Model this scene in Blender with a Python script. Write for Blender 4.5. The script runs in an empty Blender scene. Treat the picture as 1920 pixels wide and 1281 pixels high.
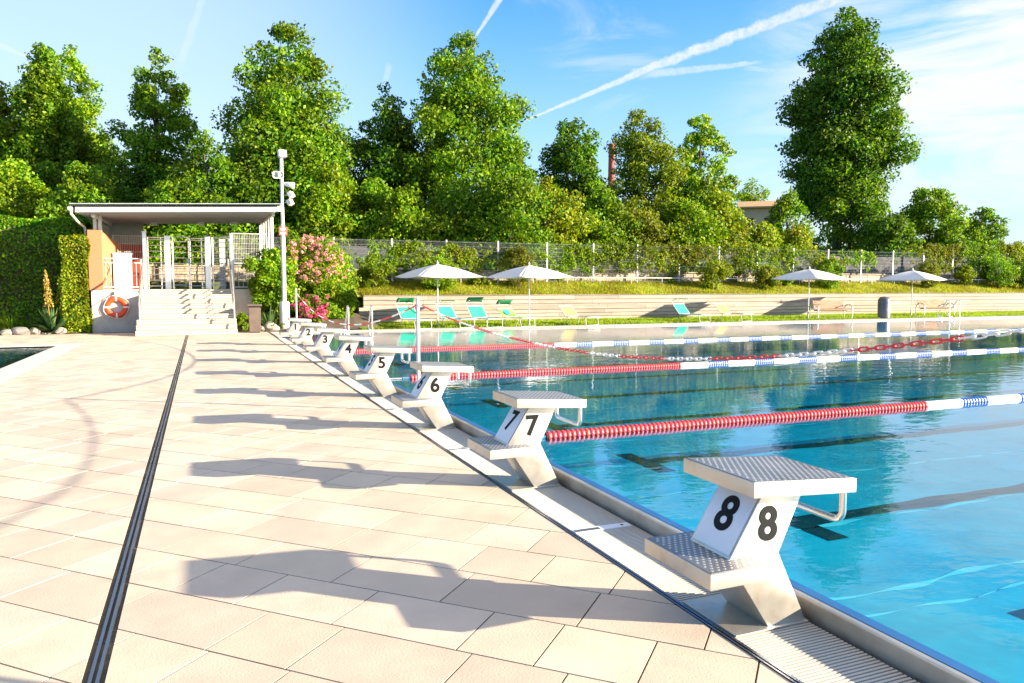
import bpy, bmesh, math, random
import numpy as np
from mathutils import Vector, Matrix
random.seed(7)
C = bpy.context.scene.collection
PI = math.pi
R = math.radians
# ------------------------------------------------------------------ camera geometry
H = 1.4875
YAW, PITCH, F = R(22.4), R(4.12), 1415.0
FW = Vector((math.sin(YAW)*math.cos(PITCH), math.cos(YAW)*math.cos(PITCH), -math.sin(PITCH)))
RT = Vector((math.cos(YAW), -math.sin(YAW), 0))
UP = RT.cross(FW)
def ray(px, py):
    return FW + RT*((px-960)/F) + UP*((640.5-py)/F)
def gz(px, py, z=0.0):
    d = ray(px, py); t = (z-H)/d.z
    return d.x*t, d.y*t
def atY(px, py, Y):
    d = ray(px, py); t = Y/d.y
    return d.x*t, H+d.z*t
def atD(px, py, D):
    d = ray(px, py)
    return d.x*D, d.y*D, H+d.z*D
SUN_AZ = R(-34.0)      # direction towards the sun, from +X
SUN_EL = R(14.6)
# ------------------------------------------------------------------ materials
def nt(m):
    m.use_nodes = True
    t = m.node_tree; t.nodes.clear()
    return t
class NG:
    def __init__(s, t): s.t = t
    def n(s, typ, **k):
        x = s.t.nodes.new(typ)
        for a, b in k.items(): setattr(x, a, b)
        return x
    def put(s, sock, v):
        if isinstance(v, bpy.types.NodeSocket): s.t.links.new(v, sock)
        elif isinstance(v, bpy.types.Node): s.t.links.new(v.outputs[0], sock)
        elif v is not None: sock.default_value = v
    def math(s, op, a, b=None, c=None, clamp=False):
        x = s.n('ShaderNodeMath', operation=op); x.use_clamp = clamp
        for i, v in enumerate((a, b, c)):
            if v is not None: s.put(x.inputs[i], v)
        return x.outputs[0]
    def vmath(s, op, a, b=None):
        x = s.n('ShaderNodeVectorMath', operation=op)
        s.put(x.inputs[0], a)
        if b is not None: s.put(x.inputs[1], b)
        return x.outputs['Value'] if op in ('DOT_PRODUCT', 'LENGTH') else x.outputs[0]
    def noise(s, vec, scale, detail=3, rough=0.5, dist=0.0):
        x = s.n('ShaderNodeTexNoise'); s.put(x.inputs['Vector'], vec)
        x.inputs['Scale'].default_value = scale; x.inputs['Detail'].default_value = detail
        x.inputs['Roughness'].default_value = rough; x.inputs['Distortion'].default_value = dist
        return x.outputs[0]
    def ramp(s, f, stops, interp='LINEAR'):
        x = s.n('ShaderNodeValToRGB'); s.put(x.inputs[0], f); r = x.color_ramp; r.interpolation = interp
        while len(r.elements) < len(stops): r.elements.new(0.5)
        for e, (p, c) in zip(r.elements, stops):
            e.position = p; e.color = (*c, 1) if len(c) == 3 else c
        return x.outputs[0]
    def mix(s, f, a, b, blend='MIX'):
        x = s.n('ShaderNodeMix', data_type='RGBA', blend_type=blend)
        s.put(x.inputs[0], f); s.put(x.inputs[6], a); s.put(x.inputs[7], b)
        return x.outputs[2]
    def mapr(s, v, a, b, c=0.0, d=1.0, smooth=True):
        x = s.n('ShaderNodeMapRange'); x.interpolation_type = 'SMOOTHSTEP' if smooth else 'LINEAR'
        s.put(x.inputs[0], v)
        for i, q in zip((1, 2, 3, 4), (a, b, c, d)): s.put(x.inputs[i], q)
        return x.outputs[0]
    def bump(s, h, strength=0.3, dist=0.01):
        x = s.n('ShaderNodeBump'); x.inputs['Strength'].default_value = strength
        x.inputs['Distance'].default_value = dist; s.put(x.inputs['Height'], h)
        return x.outputs[0]
def c4(c): return (c[0], c[1], c[2], 1.0)
def mat(name, col, rough=0.6, metal=0.0, var=0.12, vscale=6.0, bump=0.15, bscale=60.0, bdist=0.004, island=0.0, spec=0.5, coat=0.0, dirt_or_tint=None, dscale=2.0, damt=0.5, stretch=None):
    m = bpy.data.materials.new(name); g = NG(nt(m))
    out = g.n('ShaderNodeOutputMaterial'); p = g.n('ShaderNodeBsdfPrincipled')
    g.t.links.new(p.outputs[0], out.inputs[0])
    co = g.n('ShaderNodeNewGeometry').outputs['Position'] if stretch is None else None
    if stretch is not None:
        mp = g.n('ShaderNodeMapping'); mp.inputs['Scale'].default_value = stretch
        g.put(mp.inputs[0], g.n('ShaderNodeNewGeometry').outputs['Position']); co = mp.outputs[0]
    n1 = g.noise(co, vscale, 5, 0.6)
    lo = [max(0, c*(1-var)) for c in col]; hi = [min(1, c*(1+var)) for c in col]
    colr = g.ramp(n1, [(0.3, lo), (0.7, hi)])
    if island > 0:
        ri = g.n('ShaderNodeNewGeometry').outputs['Random Per Island']
        v = g.mapr(ri, 0, 1, 1-island, 1+island, False)
        hs = g.n('ShaderNodeHueSaturation'); g.put(hs.inputs['Color'], colr); g.put(hs.inputs['Value'], v)
        g.put(hs.inputs['Hue'], g.mapr(g.math('FRACT', g.math('MULTIPLY', ri, 17.3)), 0, 1, 0.492, 0.508, False))
        colr = hs.outputs[0]
    if dirt_or_tint is not None:
        n2 = g.noise(co, dscale, 6, 0.7)
        colr = g.mix(g.mapr(n2, 0.48, 0.75, 0, damt), colr, c4(dirt_or_tint))
    g.put(p.inputs['Base Color'], colr)
    p.inputs['Metallic'].default_value = metal; p.inputs['Specular IOR Level'].default_value = spec
    p.inputs['Coat Weight'].default_value = coat
    g.put(p.inputs['Roughness'], g.mapr(n1, 0.3, 0.7, max(0.02, rough*0.8), min(1, rough*1.2)))
    if bump > 0:
        g.put(p.inputs['Normal'], g.bump(g.noise(co, bscale, 4, 0.6), bump, bdist))
    return m
def leafmat(name, cols, trans=0.40, rough=0.5, tcol=1.5):
    """leaf colour differs from leaf to leaf; thin leaves let light through"""
    m = bpy.data.materials.new(name); g = NG(nt(m))
    out = g.n('ShaderNodeOutputMaterial')
    ri = g.n('ShaderNodeNewGeometry').outputs['Random Per Island']
    k = len(cols)
    col = g.ramp(ri, [((i+0.5)/k, c) for i, c in enumerate(cols)])
    ng = g.noise(g.n('ShaderNodeNewGeometry').outputs['Position'], 0.55, 3)
    hs = g.n('ShaderNodeHueSaturation'); g.put(hs.inputs['Color'], col)
    g.put(hs.inputs['Value'], g.mapr(ng, 0.3, 0.7, 0.75, 1.25))
    g.put(hs.inputs['Hue'], g.mapr(ng, 0.3, 0.7, 0.488, 0.51))
    col = hs.outputs[0]
    p = g.n('ShaderNodeBsdfPrincipled'); g.put(p.inputs['Base Color'], col)
    p.inputs['Roughness'].default_value = rough; p.inputs['Specular IOR Level'].default_value = 0.22
    tr = g.n('ShaderNodeBsdfTranslucent')
    g.put(tr.inputs[0], g.mix(1.0, col, c4((tcol, tcol*1.02, tcol*0.5)), 'MULTIPLY'))
    mx = g.n('ShaderNodeMixShader'); mx.inputs[0].default_value = trans
    g.t.links.new(p.outputs[0], mx.inputs[1]); g.t.links.new(tr.outputs[0], mx.inputs[2])
    g.t.links.new(mx.outputs[0], out.inputs[0])
    return m
M = {}
M['tile'] = mat('granite_paving', (0.58, 0.465, 0.345), 0.75, var=0.08, vscale=3, bump=0.35, bscale=90, bdist=0.005, island=0.115, dirt_or_tint=(0.46, 0.345, 0.245), dscale=1.6, damt=0.42)
M['joint'] = mat('paving_joint', (0.07, 0.055, 0.035), 0.95, var=0.4, vscale=20, dirt_or_tint=(0.28, 0.22, 0.12), damt=0.7)
M['coping'] = mat('pale_coping', (0.58, 0.53, 0.46), 0.7, var=0.08, bump=0.2, dirt_or_tint=(0.42, 0.37, 0.31), damt=0.35)
M['concrete'] = mat('pale_concrete', (0.50, 0.45, 0.375), 0.85, var=0.1, vscale=2.5, bump=0.3, bscale=40, dirt_or_tint=(0.27, 0.23, 0.18), dscale=1.4, damt=0.5)
M['stair'] = mat('stair_stone', (0.50, 0.435, 0.33), 0.8, var=0.07, bump=0.25, island=0.07, dirt_or_tint=(0.45, 0.4, 0.32), damt=0.3)
M['steel'] = mat('brushed_steel', (0.72, 0.71, 0.69), 0.34, 0.9, var=0.08, vscale=5, bump=0.12, bscale=30, bdist=0.002, dirt_or_tint=(0.5, 0.46, 0.4), dscale=5, damt=0.35, stretch=(1, 1, 6))
M['steel_matt'] = mat('matt_steel', (0.56, 0.52, 0.45), 0.40, 0.72, var=0.08, vscale=4, bump=0.1, bscale=50, bdist=0.002, dirt_or_tint=(0.40, 0.31, 0.22), dscale=7, damt=0.6)  # tan mottling deepened to paint in the paving's reflection, besides real dirt
M['tread'] = mat('studded_steel', (0.24, 0.25, 0.27), 0.40, 0.7, var=0.08, bump=0.1)
M['stud'] = mat('stud_steel', (0.62, 0.60, 0.56), 0.35, 0.6, var=0.05, bump=0)
M['tube'] = mat('polished_tube', (0.80, 0.79, 0.77), 0.2, 0.95, var=0.04, bump=0.03)
M['dark_steel'] = mat('dark_channel', (0.06, 0.065, 0.075), 0.45, 0.6, var=0.3)
M['rail'] = mat('channel_rail', (0.15, 0.18, 0.23), 0.3, 0.8, var=0.15)
M['grate'] = mat('pale_grating', (0.56, 0.51, 0.42), 0.6, var=0.06, bump=0.1)
M['gutter'] = mat('dark_gutter', (0.03, 0.032, 0.035), 0.8, var=0.2)
M['black'] = mat('black_print', (0.007, 0.007, 0.008), 0.6, var=0.1, bump=0, spec=0.15)
M['plate'] = mat('white_plate', (0.74, 0.75, 0.77), 0.4, var=0.03, bump=0.02)
M['sky_tinted_edge'] = mat('sky_tinted_edge', (0.008, 0.09, 0.26), 0.5, var=0.1, bump=0.05)  # blue stands for the sky reflected in the wet lip top
M['floor'] = mat('pool_liner', (0.07, 0.53, 0.62), 0.7, var=0.14, vscale=1.6, bump=0, dirt_or_tint=(0.11, 0.74, 0.80), dscale=2.6, damt=0.5)
M['pline'] = mat('pool_line', (0.012, 0.03, 0.04), 0.7, var=0.2)
M['seam'] = mat('pool_seam', (0.93, 0.97, 0.97), 0.5, var=0.1)
M['red'] = mat('red_plastic', (0.62, 0.045, 0.05), 0.45, var=0.08, bump=0.02, island=0.12)
M['pink'] = mat('faded_pink_plastic', (0.78, 0.33, 0.30), 0.5, var=0.1, bump=0.02, island=0.1)
M['white'] = mat('white_plastic', (0.78, 0.77, 0.74), 0.45, var=0.04, bump=0.02)
M['blue'] = mat('blue_plastic', (0.03, 0.14, 0.55), 0.45, var=0.08, bump=0.02, island=0.1)
M['white_metal'] = mat('white_painted_metal', (0.62, 0.60, 0.56), 0.4, var=0.05, bump=0.03)
M['galv'] = mat('galvanised_metal', (0.36, 0.37, 0.37), 0.5, 0.4, var=0.12, vscale=12, bump=0.05)
M['canvas'] = mat('cream_canvas', (0.74, 0.70, 0.64), 0.85, var=0.05, bump=0.2, bscale=30)
M['teal'] = mat('teal_fabric', (0.012, 0.34, 0.20), 0.7, var=0.08, bump=0.2, bscale=40)
M['shaded_green'] = mat('shaded_green_fabric', (0.006, 0.13, 0.05), 0.75, var=0.1)  # sunshade green darkened, painting in the shade of its turned-away side
M['lime'] = mat('lime_fabric', (0.22, 0.48, 0.08), 0.75, var=0.5, vscale=5)
M['yellow'] = mat('yellow_fabric', (0.43, 0.29, 0.09), 0.75, var=0.06)
M['skyblue'] = mat('blue_fabric_print', (0.03, 0.36, 0.52), 0.75, var=0.1)
M['wood'] = mat('weathered_boards', (0.31, 0.255, 0.20), 0.85, var=0.25, vscale=3.5, bump=0.4, bscale=22, bdist=0.006, island=0.2, dirt_or_tint=(0.17, 0.135, 0.105), dscale=1.6, damt=0.65, stretch=(0.35, 3, 3))
M['wood2'] = mat('bench_slats', (0.30, 0.155, 0.07), 0.7, var=0.15, island=0.12, stretch=(0.5, 3, 3))
M['stone'] = mat('rough_stone_wall', (0.42, 0.34, 0.24), 0.9, var=0.25, vscale=5, bump=0.7, bscale=9, bdist=0.03, dirt_or_tint=(0.2, 0.17, 0.12), dscale=3, damt=0.5, island=0.14)
M['greywall'] = mat('grey_boards', (0.05, 0.05, 0.055), 0.85, var=0.15, vscale=2, bump=0.2)
M['rock'] = mat('pale_rock', (0.27, 0.24, 0.20), 0.9, var=0.25, vscale=5, bump=0.8, bscale=9, bdist=0.03)
M['soil'] = mat('soil', (0.09, 0.065, 0.04), 0.95, var=0.4, vscale=3, bump=0.5, bscale=12, bdist=0.03)
M['lawn'] = mat('lawn_ground', (0.15, 0.22, 0.012), 0.95, var=0.3, vscale=1.5, bump=0.6, bscale=25, bdist=0.03, dirt_or_tint=(0.24, 0.22, 0.04), dscale=0.8, damt=0.6)
M['bank'] = mat('bank_ground', (0.27, 0.30, 0.012), 0.95, var=0.3, vscale=1.5, bump=0.6, bscale=20, bdist=0.03, dirt_or_tint=(0.36, 0.27, 0.07), dscale=0.9, damt=0.8)
M['land'] = mat('open_ground', (0.10, 0.13, 0.04), 0.95, var=0.3, vscale=0.3, bump=0.4)
M['roofsheet'] = mat('roof_sheet', (0.36, 0.42, 0.41), 0.5, 0.3, var=0.1)
M['soffit'] = mat('ribbed_soffit', (0.26, 0.26, 0.25), 0.6, var=0.08, stretch=(0.3, 1, 1))
M['orange'] = mat('orange_render', (0.46, 0.165, 0.075), 0.85, var=0.06, bump=0.2)
M['redwall'] = mat('red_wall', (0.42, 0.045, 0.02), 0.8, var=0.1)
M['greypanel'] = mat('grey_green_panel', (0.30, 0.34, 0.31), 0.7, var=0.1)
M['lifered'] = mat('orange_lifebuoy', (0.66, 0.065, 0.008), 0.5, var=0.08)
M['brownbin'] = mat('brown_metal', (0.12, 0.085, 0.065), 0.6, 0.2, var=0.15)
M['bingrey'] = mat('grey_bin_metal', (0.12, 0.125, 0.13), 0.42, 0.5, var=0.12)
M['brick'] = mat('chimney_brick', (0.30, 0.075, 0.05), 0.9, var=0.15)
M['houseroof'] = mat('house_roof_tiles', (0.46, 0.30, 0.14), 0.9, var=0.15)
M['housewall'] = mat('house_wall', (0.55, 0.45, 0.30), 0.9, var=0.06)
M['signred'] = mat('red_sign', (0.62, 0.10, 0.08), 0.5, var=0.05)
M['bark'] = mat('bark', (0.085, 0.062, 0.045), 0.95, var=0.3, vscale=6, bump=0.8, bscale=14, bdist=0.03)
M['glass_lamp'] = mat('lamp_glass', (0.62, 0.62, 0.60), 0.15, var=0.05)
LM = {
 'maple': leafmat('maple_leaves', [(0.046, 0.117, 0.0055), (0.078, 0.187, 0.0066), (0.132, 0.254, 0.0077), (0.234, 0.315, 0.0099)]),
 'dark': leafmat('dark_leaves', [(0.029, 0.082, 0.006), (0.05, 0.13, 0.0066), (0.084, 0.181, 0.0077), (0.147, 0.244, 0.0088)], 0.38),
 'yellow': leafmat('yellowing_leaves', [(0.06, 0.119, 0.006), (0.108, 0.174, 0.008), (0.157, 0.22, 0.009), (0.217, 0.245, 0.01)]),
 'bright': leafmat('bright_leaves', [(0.06, 0.149, 0.0055), (0.119, 0.233, 0.0066), (0.188, 0.31, 0.0077), (0.298, 0.364, 0.011)]),
 'olive': leafmat('olive_leaves', [(0.072, 0.119, 0.008), (0.122, 0.174, 0.01), (0.174, 0.195, 0.012), (0.222, 0.189, 0.018)]),
 'hedge': leafmat('hedge_leaves', [(0.068, 0.146, 0.005), (0.134, 0.218, 0.0066), (0.215, 0.277, 0.0077), (0.323, 0.291, 0.011)], 0.35),
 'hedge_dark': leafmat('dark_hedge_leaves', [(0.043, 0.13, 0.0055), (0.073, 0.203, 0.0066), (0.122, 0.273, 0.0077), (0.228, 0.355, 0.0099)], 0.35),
 'grass': leafmat('grass_blades', [(0.13, 0.25, 0.008), (0.18, 0.30, 0.010), (0.24, 0.32, 0.014), (0.30, 0.32, 0.025)], 0.4),
 'bankgrass': leafmat('bank_grass_blades', [(0.17, 0.24, 0.010), (0.24, 0.28, 0.012), (0.30, 0.29, 0.016), (0.36, 0.28, 0.03)], 0.4),
 'yucca': leafmat('yucca_leaves', [(0.04, 0.09, 0.03), (0.06, 0.12, 0.035), (0.10, 0.15, 0.04)], 0.25),
 'spike': leafmat('seed_spike', [(0.35, 0.24, 0.05), (0.45, 0.32, 0.07), (0.3, 0.2, 0.05)], 0.3),
 'pinkrose': leafmat('pink_petals', [(0.62, 0.22, 0.26), (0.70, 0.32, 0.34), (0.72, 0.42, 0.42)], 0.3, tcol=1.1),
 'magenta': leafmat('magenta_petals', [(0.55, 0.04, 0.18), (0.65, 0.08, 0.26), (0.70, 0.16, 0.32)], 0.3, tcol=1.1),
}
# ------------------------------------------------------------------ mesh helpers
class MB:
    def __init__(s): s.v = []; s.f = []; s.mi = []
    def add(s, vs, fs, mi=0):
        b = len(s.v); s.v += [tuple(v) for v in vs]; s.f += [tuple(i+b for i in f) for f in fs]; s.mi += [mi]*len(fs)
        return s
    def box(s, x0, x1, y0, y1, z0, z1, mi=0):
        return s.add([(x0,y0,z0),(x1,y0,z0),(x1,y1,z0),(x0,y1,z0),(x0,y0,z1),(x1,y0,z1),(x1,y1,z1),(x0,y1,z1)],
                     [(0,3,2,1),(4,5,6,7),(0,1,5,4),(1,2,6,5),(2,3,7,6),(3,0,4,7)], mi)
    def bev(s, x0, x1, y0, y1, z0, z1, b=0.006, mi=0):
        bm = bmesh.new(); bmesh.ops.create_cube(bm, size=1)
        for v in bm.verts: v.co = Vector((x0+(v.co.x+.5)*(x1-x0), y0+(v.co.y+.5)*(y1-y0), z0+(v.co.z+.5)*(z1-z0)))
        bmesh.ops.bevel(bm, geom=bm.edges[:], offset=b, segments=2, affect='EDGES', profile=0.7)
        return s.bm(bm, mi)
    def bm(s, bm, mi=0):
        bm.verts.index_update()
        s.add([v.co.copy() for v in bm.verts], [[v.index for v in f.verts] for f in bm.faces], mi); bm.free(); return s
    def prism(s, prof, y0, y1, mi=0, b=0.0):
        """profile of (x, z), extruded along y"""
        n = len(prof)
        vs = [(x, y0, z) for x, z in prof]+[(x, y1, z) for x, z in prof]
        fs = [tuple(range(n)), tuple(range(2*n-1, n-1, -1))]+[(i, i+n, (i+1) % n+n, (i+1) % n) for i in range(n)]
        if b:
            bm = bmesh.new(); bv = [bm.verts.new(v) for v in vs]
            for f in fs: bm.faces.new([bv[i] for i in f])
            bmesh.ops.recalc_face_normals(bm, faces=bm.faces[:])
            bmesh.ops.bevel(bm, geom=bm.edges[:], offset=b, segments=2, affect='EDGES', profile=0.7)
            return s.bm(bm, mi)
        return s.add(vs, fs, mi)
    def tube(s, pts, r, seg=8, caps=True, mi=0, closed=False):
        pts = [Vector(p) for p in pts]; n = len(pts)
        rs = r if isinstance(r, (list, tuple)) else [r]*n
        vs = []; up = None
        for i, p in enumerate(pts):
            a = pts[(i-1) % n] if (closed or i > 0) else p; c = pts[(i+1) % n] if (closed or i < n-1) else p
            t = (c-a).normalized()
            if up is None: up = Vector((0, 0, 1)) if abs(t.z) < 0.9 else Vector((1, 0, 0))
            u = (up-t*up.dot(t))
            if u.length < 1e-4: u = t.orthogonal()
            u.normalize(); w = t.cross(u); up = u
            for k in range(seg):
                q = 2*PI*k/seg; vs.append(p+(u*math.cos(q)+w*math.sin(q))*rs[i])
        fs = []
        for i in range(n if closed else n-1):
            j = (i+1) % n
            for k in range(seg):
                l = (k+1) % seg; fs.append((i*seg+k, i*seg+l, j*seg+l, j*seg+k))
        if caps and not closed: fs += [tuple(range(seg-1, -1, -1)), tuple(range((n-1)*seg, n*seg))]
        return s.add(vs, fs, mi)
    def lathe(s, prof, seg=20, c=(0, 0, 0), axis='z', mi=0):
        """profile of (radius, height)"""
        vs = []; n = len(prof)
        for r, h in prof:
            for k in range(seg):
                q = 2*PI*k/seg; a, b = r*math.cos(q), r*math.sin(q)
                vs.append((c[0]+a, c[1]+b, c[2]+h) if axis == 'z' else ((c[0]+h, c[1]+a, c[2]+b) if axis == 'x' else (c[0]+a, c[1]+h, c[2]+b)))
        fs = [(i*seg+k, i*seg+(k+1) % seg, (i+1)*seg+(k+1) % seg, (i+1)*seg+k) for i in range(n-1) for k in range(seg)]
        fs += [tuple(range(seg-1, -1, -1)), tuple(range((n-1)*seg, n*seg))]
        return s.add(vs, fs, mi)
    def build(s, name, m, parent=None, smooth=False, recalc=True):
        me = bpy.data.meshes.new(name); me.from_pydata(s.v, [], s.f); me.update()
        ms = m if isinstance(m, (list, tuple)) else [m]
        for q in ms: me.materials.append(q)
        if len(ms) > 1: me.polygons.foreach_set('material_index', s.mi)
        if recalc:
            bm = bmesh.new(); bm.from_mesh(me); bmesh.ops.recalc_face_normals(bm, faces=bm.faces[:]); bm.to_mesh(me); bm.free()
        if smooth:
            me.shade_smooth()
            try: me.set_sharp_from_angle(angle=R(38))
            except Exception: pass
        o = bpy.data.objects.new(name, me); C.objects.link(o)
        if parent is not None: o.parent = parent
        return o
def empty(name, loc, rz=0.0):
    o = bpy.data.objects.new(name, None); C.objects.link(o); o.location = loc; o.rotation_euler = (0, 0, rz); o.empty_display_size = 0.2
    return o
def tag(o, label, cat, group=None, kind=None):
    o['label'] = label; o['category'] = cat
    if group: o['group'] = group
    if kind: o['kind'] = kind
    return o
def struct(o, kind='structure'): o['kind'] = kind; return o
def kids(o): return [c for c in bpy.data.objects if c.parent == o]
def copy_tree(o, parent=None):
    c = o.copy(); C.objects.link(c)
    if parent is not None: c.parent = parent
    for ch in kids(o): copy_tree(ch, c)
    return c
def text_mesh(s, size, bold=0.0, extrude=0.001):
    cu = bpy.data.curves.new('letters', 'FONT'); cu.body = s; cu.size = size; cu.align_x = 'CENTER'; cu.align_y = 'CENTER'
    cu.offset = bold; cu.extrude = extrude; cu.resolution_u = 6
    o = bpy.data.objects.new('letters', cu); C.objects.link(o)
    bpy.context.view_layer.update()
    me = bpy.data.meshes.new_from_object(o.evaluated_get(bpy.context.evaluated_depsgraph_get()))
    bpy.data.objects.remove(o); me.materials.clear()
    return me
def text_obj(name, s, size, m, parent, loc, xd, yd, bold=0.0, sx=1.0):
    """flat lettering, reading along xd with its top towards yd"""
    me = text_mesh(s, size, bold); me.materials.append(m)
    v = [q.co.copy() for q in me.vertices]
    cx = (min(q.x for q in v)+max(q.x for q in v))/2; cy = (min(q.y for q in v)+max(q.y for q in v))/2
    xd = Vector(xd).normalized(); yd = Vector(yd).normalized(); n = xd.cross(yd)
    for q in me.vertices: q.co = Vector(loc)+xd*(q.co.x-cx)*sx+yd*(q.co.y-cy)+n*(q.co.z)
    me.name = name; o = bpy.data.objects.new(name, me); C.objects.link(o); o.parent = parent
    return o
# ------------------------------------------------------------------ foliage
def leaf_object(name, cen, nrm, size, m, parent=None, rng=None, aspect=0.62, jitter=0.9, droop=0.25, mats=None, midx=None):
    N = len(cen); rng = rng or np.random.default_rng(1)
    n = nrm+rng.normal(0, jitter, (N, 3)); n[:, 2] += 0.25
    n /= np.linalg.norm(n, axis=1, keepdims=True)+1e-9
    d = rng.normal(0, 1, (N, 3)); d[:, 2] -= droop
    d -= n*np.sum(d*n, 1, keepdims=True); d /= np.linalg.norm(d, axis=1, keepdims=True)+1e-9
    w = np.cross(n, d); L = (size*rng.uniform(0.65, 1.3, N))[:, None]
    base = cen-d*L*0.5; tip = cen+d*L*0.5-n*L*0.08
    mid = cen-d*L*0.06+n*L*0.06; ww = w*L*0.5*aspect
    V = np.stack([base, mid+ww, tip, mid-ww], 1).reshape(-1, 3).astype(np.float32)
    return quads_object(name, V, m, parent, mats, midx)
def quads_object(name, V, m, parent=None, mats=None, midx=None):
    N = len(V)//4
    me = bpy.data.meshes.new(name)
    me.vertices.add(4*N); me.vertices.foreach_set('co', V.astype(np.float32).ravel())
    me.loops.add(4*N); me.loops.foreach_set('vertex_index', np.arange(4*N, dtype=np.int32))
    me.polygons.add(N); me.polygons.foreach_set('loop_start', np.arange(0, 4*N, 4, dtype=np.int32))
    for q in (mats or [m]): me.materials.append(q)
    if midx is not None: me.polygons.foreach_set('material_index', midx.astype(np.int32))
    me.update(calc_edges=True); me.validate()
    o = bpy.data.objects.new(name, me); C.objects.link(o)
    if parent is not None: o.parent = parent
    return o
def puffs_to_leaves(pc, pr, per, rng, flat=0.7, shell=0.55):
    """pc: puff centres, pr: radii; leaves spread through each puff, denser outward"""
    K = len(pc); cnt = np.maximum(4, (per*(pr/np.mean(pr))**2)).astype(int)
    idx = np.repeat(np.arange(K), cnt); N = len(idx)
    u = rng.normal(0, 1, (N, 3)); u /= np.linalg.norm(u, axis=1, keepdims=True)
    rad = rng.uniform(shell**3, 1, N)**(1/3)*rng.uniform(0.8, 1.18, N)
    off = u*rad[:, None]*pr[idx][:, None]; off[:, 2] *= flat
    return pc[idx]+off, u
def crown_puffs(prof, h0, h1, n, rng, pr, inner=0.45, lump=0.22, asym=(1, 1)):
    """prof: list of (t, radius); puffs fill the envelope, most near the outside"""
    ts = np.array([p[0] for p in prof]); rs = np.array([p[1] for p in prof])
    tt = rng.uniform(0, 1, n*6); rr = np.interp(tt, ts, rs)
    keep = rng.uniform(0, rs.max(), n*6) < rr+0.15*rs.max(); tt = tt[keep][:n]; n = len(tt)
    rr = np.interp(tt, ts, rs); a = rng.uniform(0, 2*PI, n)
    ph = rng.uniform(0, 2*PI, 6)
    bump = 1+lump*(np.sin(3*a+ph[0]+tt*7)+0.7*np.sin(5*a+ph[1]-tt*13)+0.6*np.sin(tt*23+ph[2]+2*a))/1.6
    q = np.sqrt(rng.uniform(inner**2, 1, n))
    r = np.maximum(rr*bump*q, 0.02)
    P = np.stack([r*np.cos(a)*asym[0], r*np.sin(a)*asym[1], h0+tt*(h1-h0)], 1)
    return P, pr*rng.uniform(0.6, 1.35, n)*np.clip(0.55+0.6*rr/rs.max(), 0.5, 1.1)
def limb_mesh(name, P, h_base, h_top, r0, rng, parent, nl=10, lean=(0, 0)):
    mb = MB(); pts = []; n = 8
    for i in range(n+1):
        t = i/n; pts.append((lean[0]*t+0.15*math.sin(3*t+r0*9)*t, lean[1]*t+0.12*math.cos(4*t)*t, h_base+(h_top-h_base)*t))
    mb.tube(pts, [r0*(1-0.85*i/n)*(1.25 if i == 0 else 1) for i in range(n+1)], 9)
    sel = rng.choice(len(P), min(nl, len(P)), replace=False)
    for k in sel:
        e = Vector(P[k]); t = min(0.92, max(0.12, (e.z-h_base)/(h_top-h_base)*0.72)); j = t*n; i = int(j)
        s0 = Vector(pts[i]).lerp(Vector(pts[min(n, i+1)]), j-i)
        mid = s0.lerp(e, 0.5)+Vector((0, 0, 0.08*(e-s0).length)); rb = r0*(1-0.85*t)*0.5
        mb.tube([s0, s0.lerp(mid, 0.5)+Vector((0, 0, .03)), mid, mid.lerp(e, .5), e], [rb, rb*.8, rb*.6, rb*.4, rb*.18], 5, caps=False)
    return mb.build(name, M['bark'], parent, smooth=True, recalc=False)
def tree(name, px, D, top, halfw, prof, label, leaf='maple', base_row=None, n=150, per=110, ls=0.30, pr=0.95, seed=1, gz0=1.7, inner=0.4, lump=0.22, lean=0.0, flat=0.7, crown0=0.12, nl=14, group='trees standing beyond the fence', cat='tree', asp=0.62):
    rng = np.random.default_rng(seed)
    x, y, _ = atD(px, 538, D); ztop = atD(px, top, D)[2]; Rm = halfw/F*D
    root = empty(name, (x, y, gz0)); tag(root, label, cat, group)
    h = ztop-gz0; h0 = h*crown0
    n = int(n*1.35); per = per*.78; pr = pr*.86
    P, pr_ = crown_puffs([(t, r*Rm) for t, r in prof], h0, h-pr*0.5, n, rng, pr, inner, lump)
    P[:, 0] += lean*(P[:, 2]/h)*Rm
    limb_mesh('trunk', P, -0.1, h*0.86, max(0.05, 0.020*h), rng, root, nl, (lean*Rm*0.8, 0))
    cen, nr = puffs_to_leaves(P, pr_, per*1.6, rng, flat)
    leaf_object('crown', cen, nr, ls*.78, LM[leaf], root, rng, aspect=asp)
    return root
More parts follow.
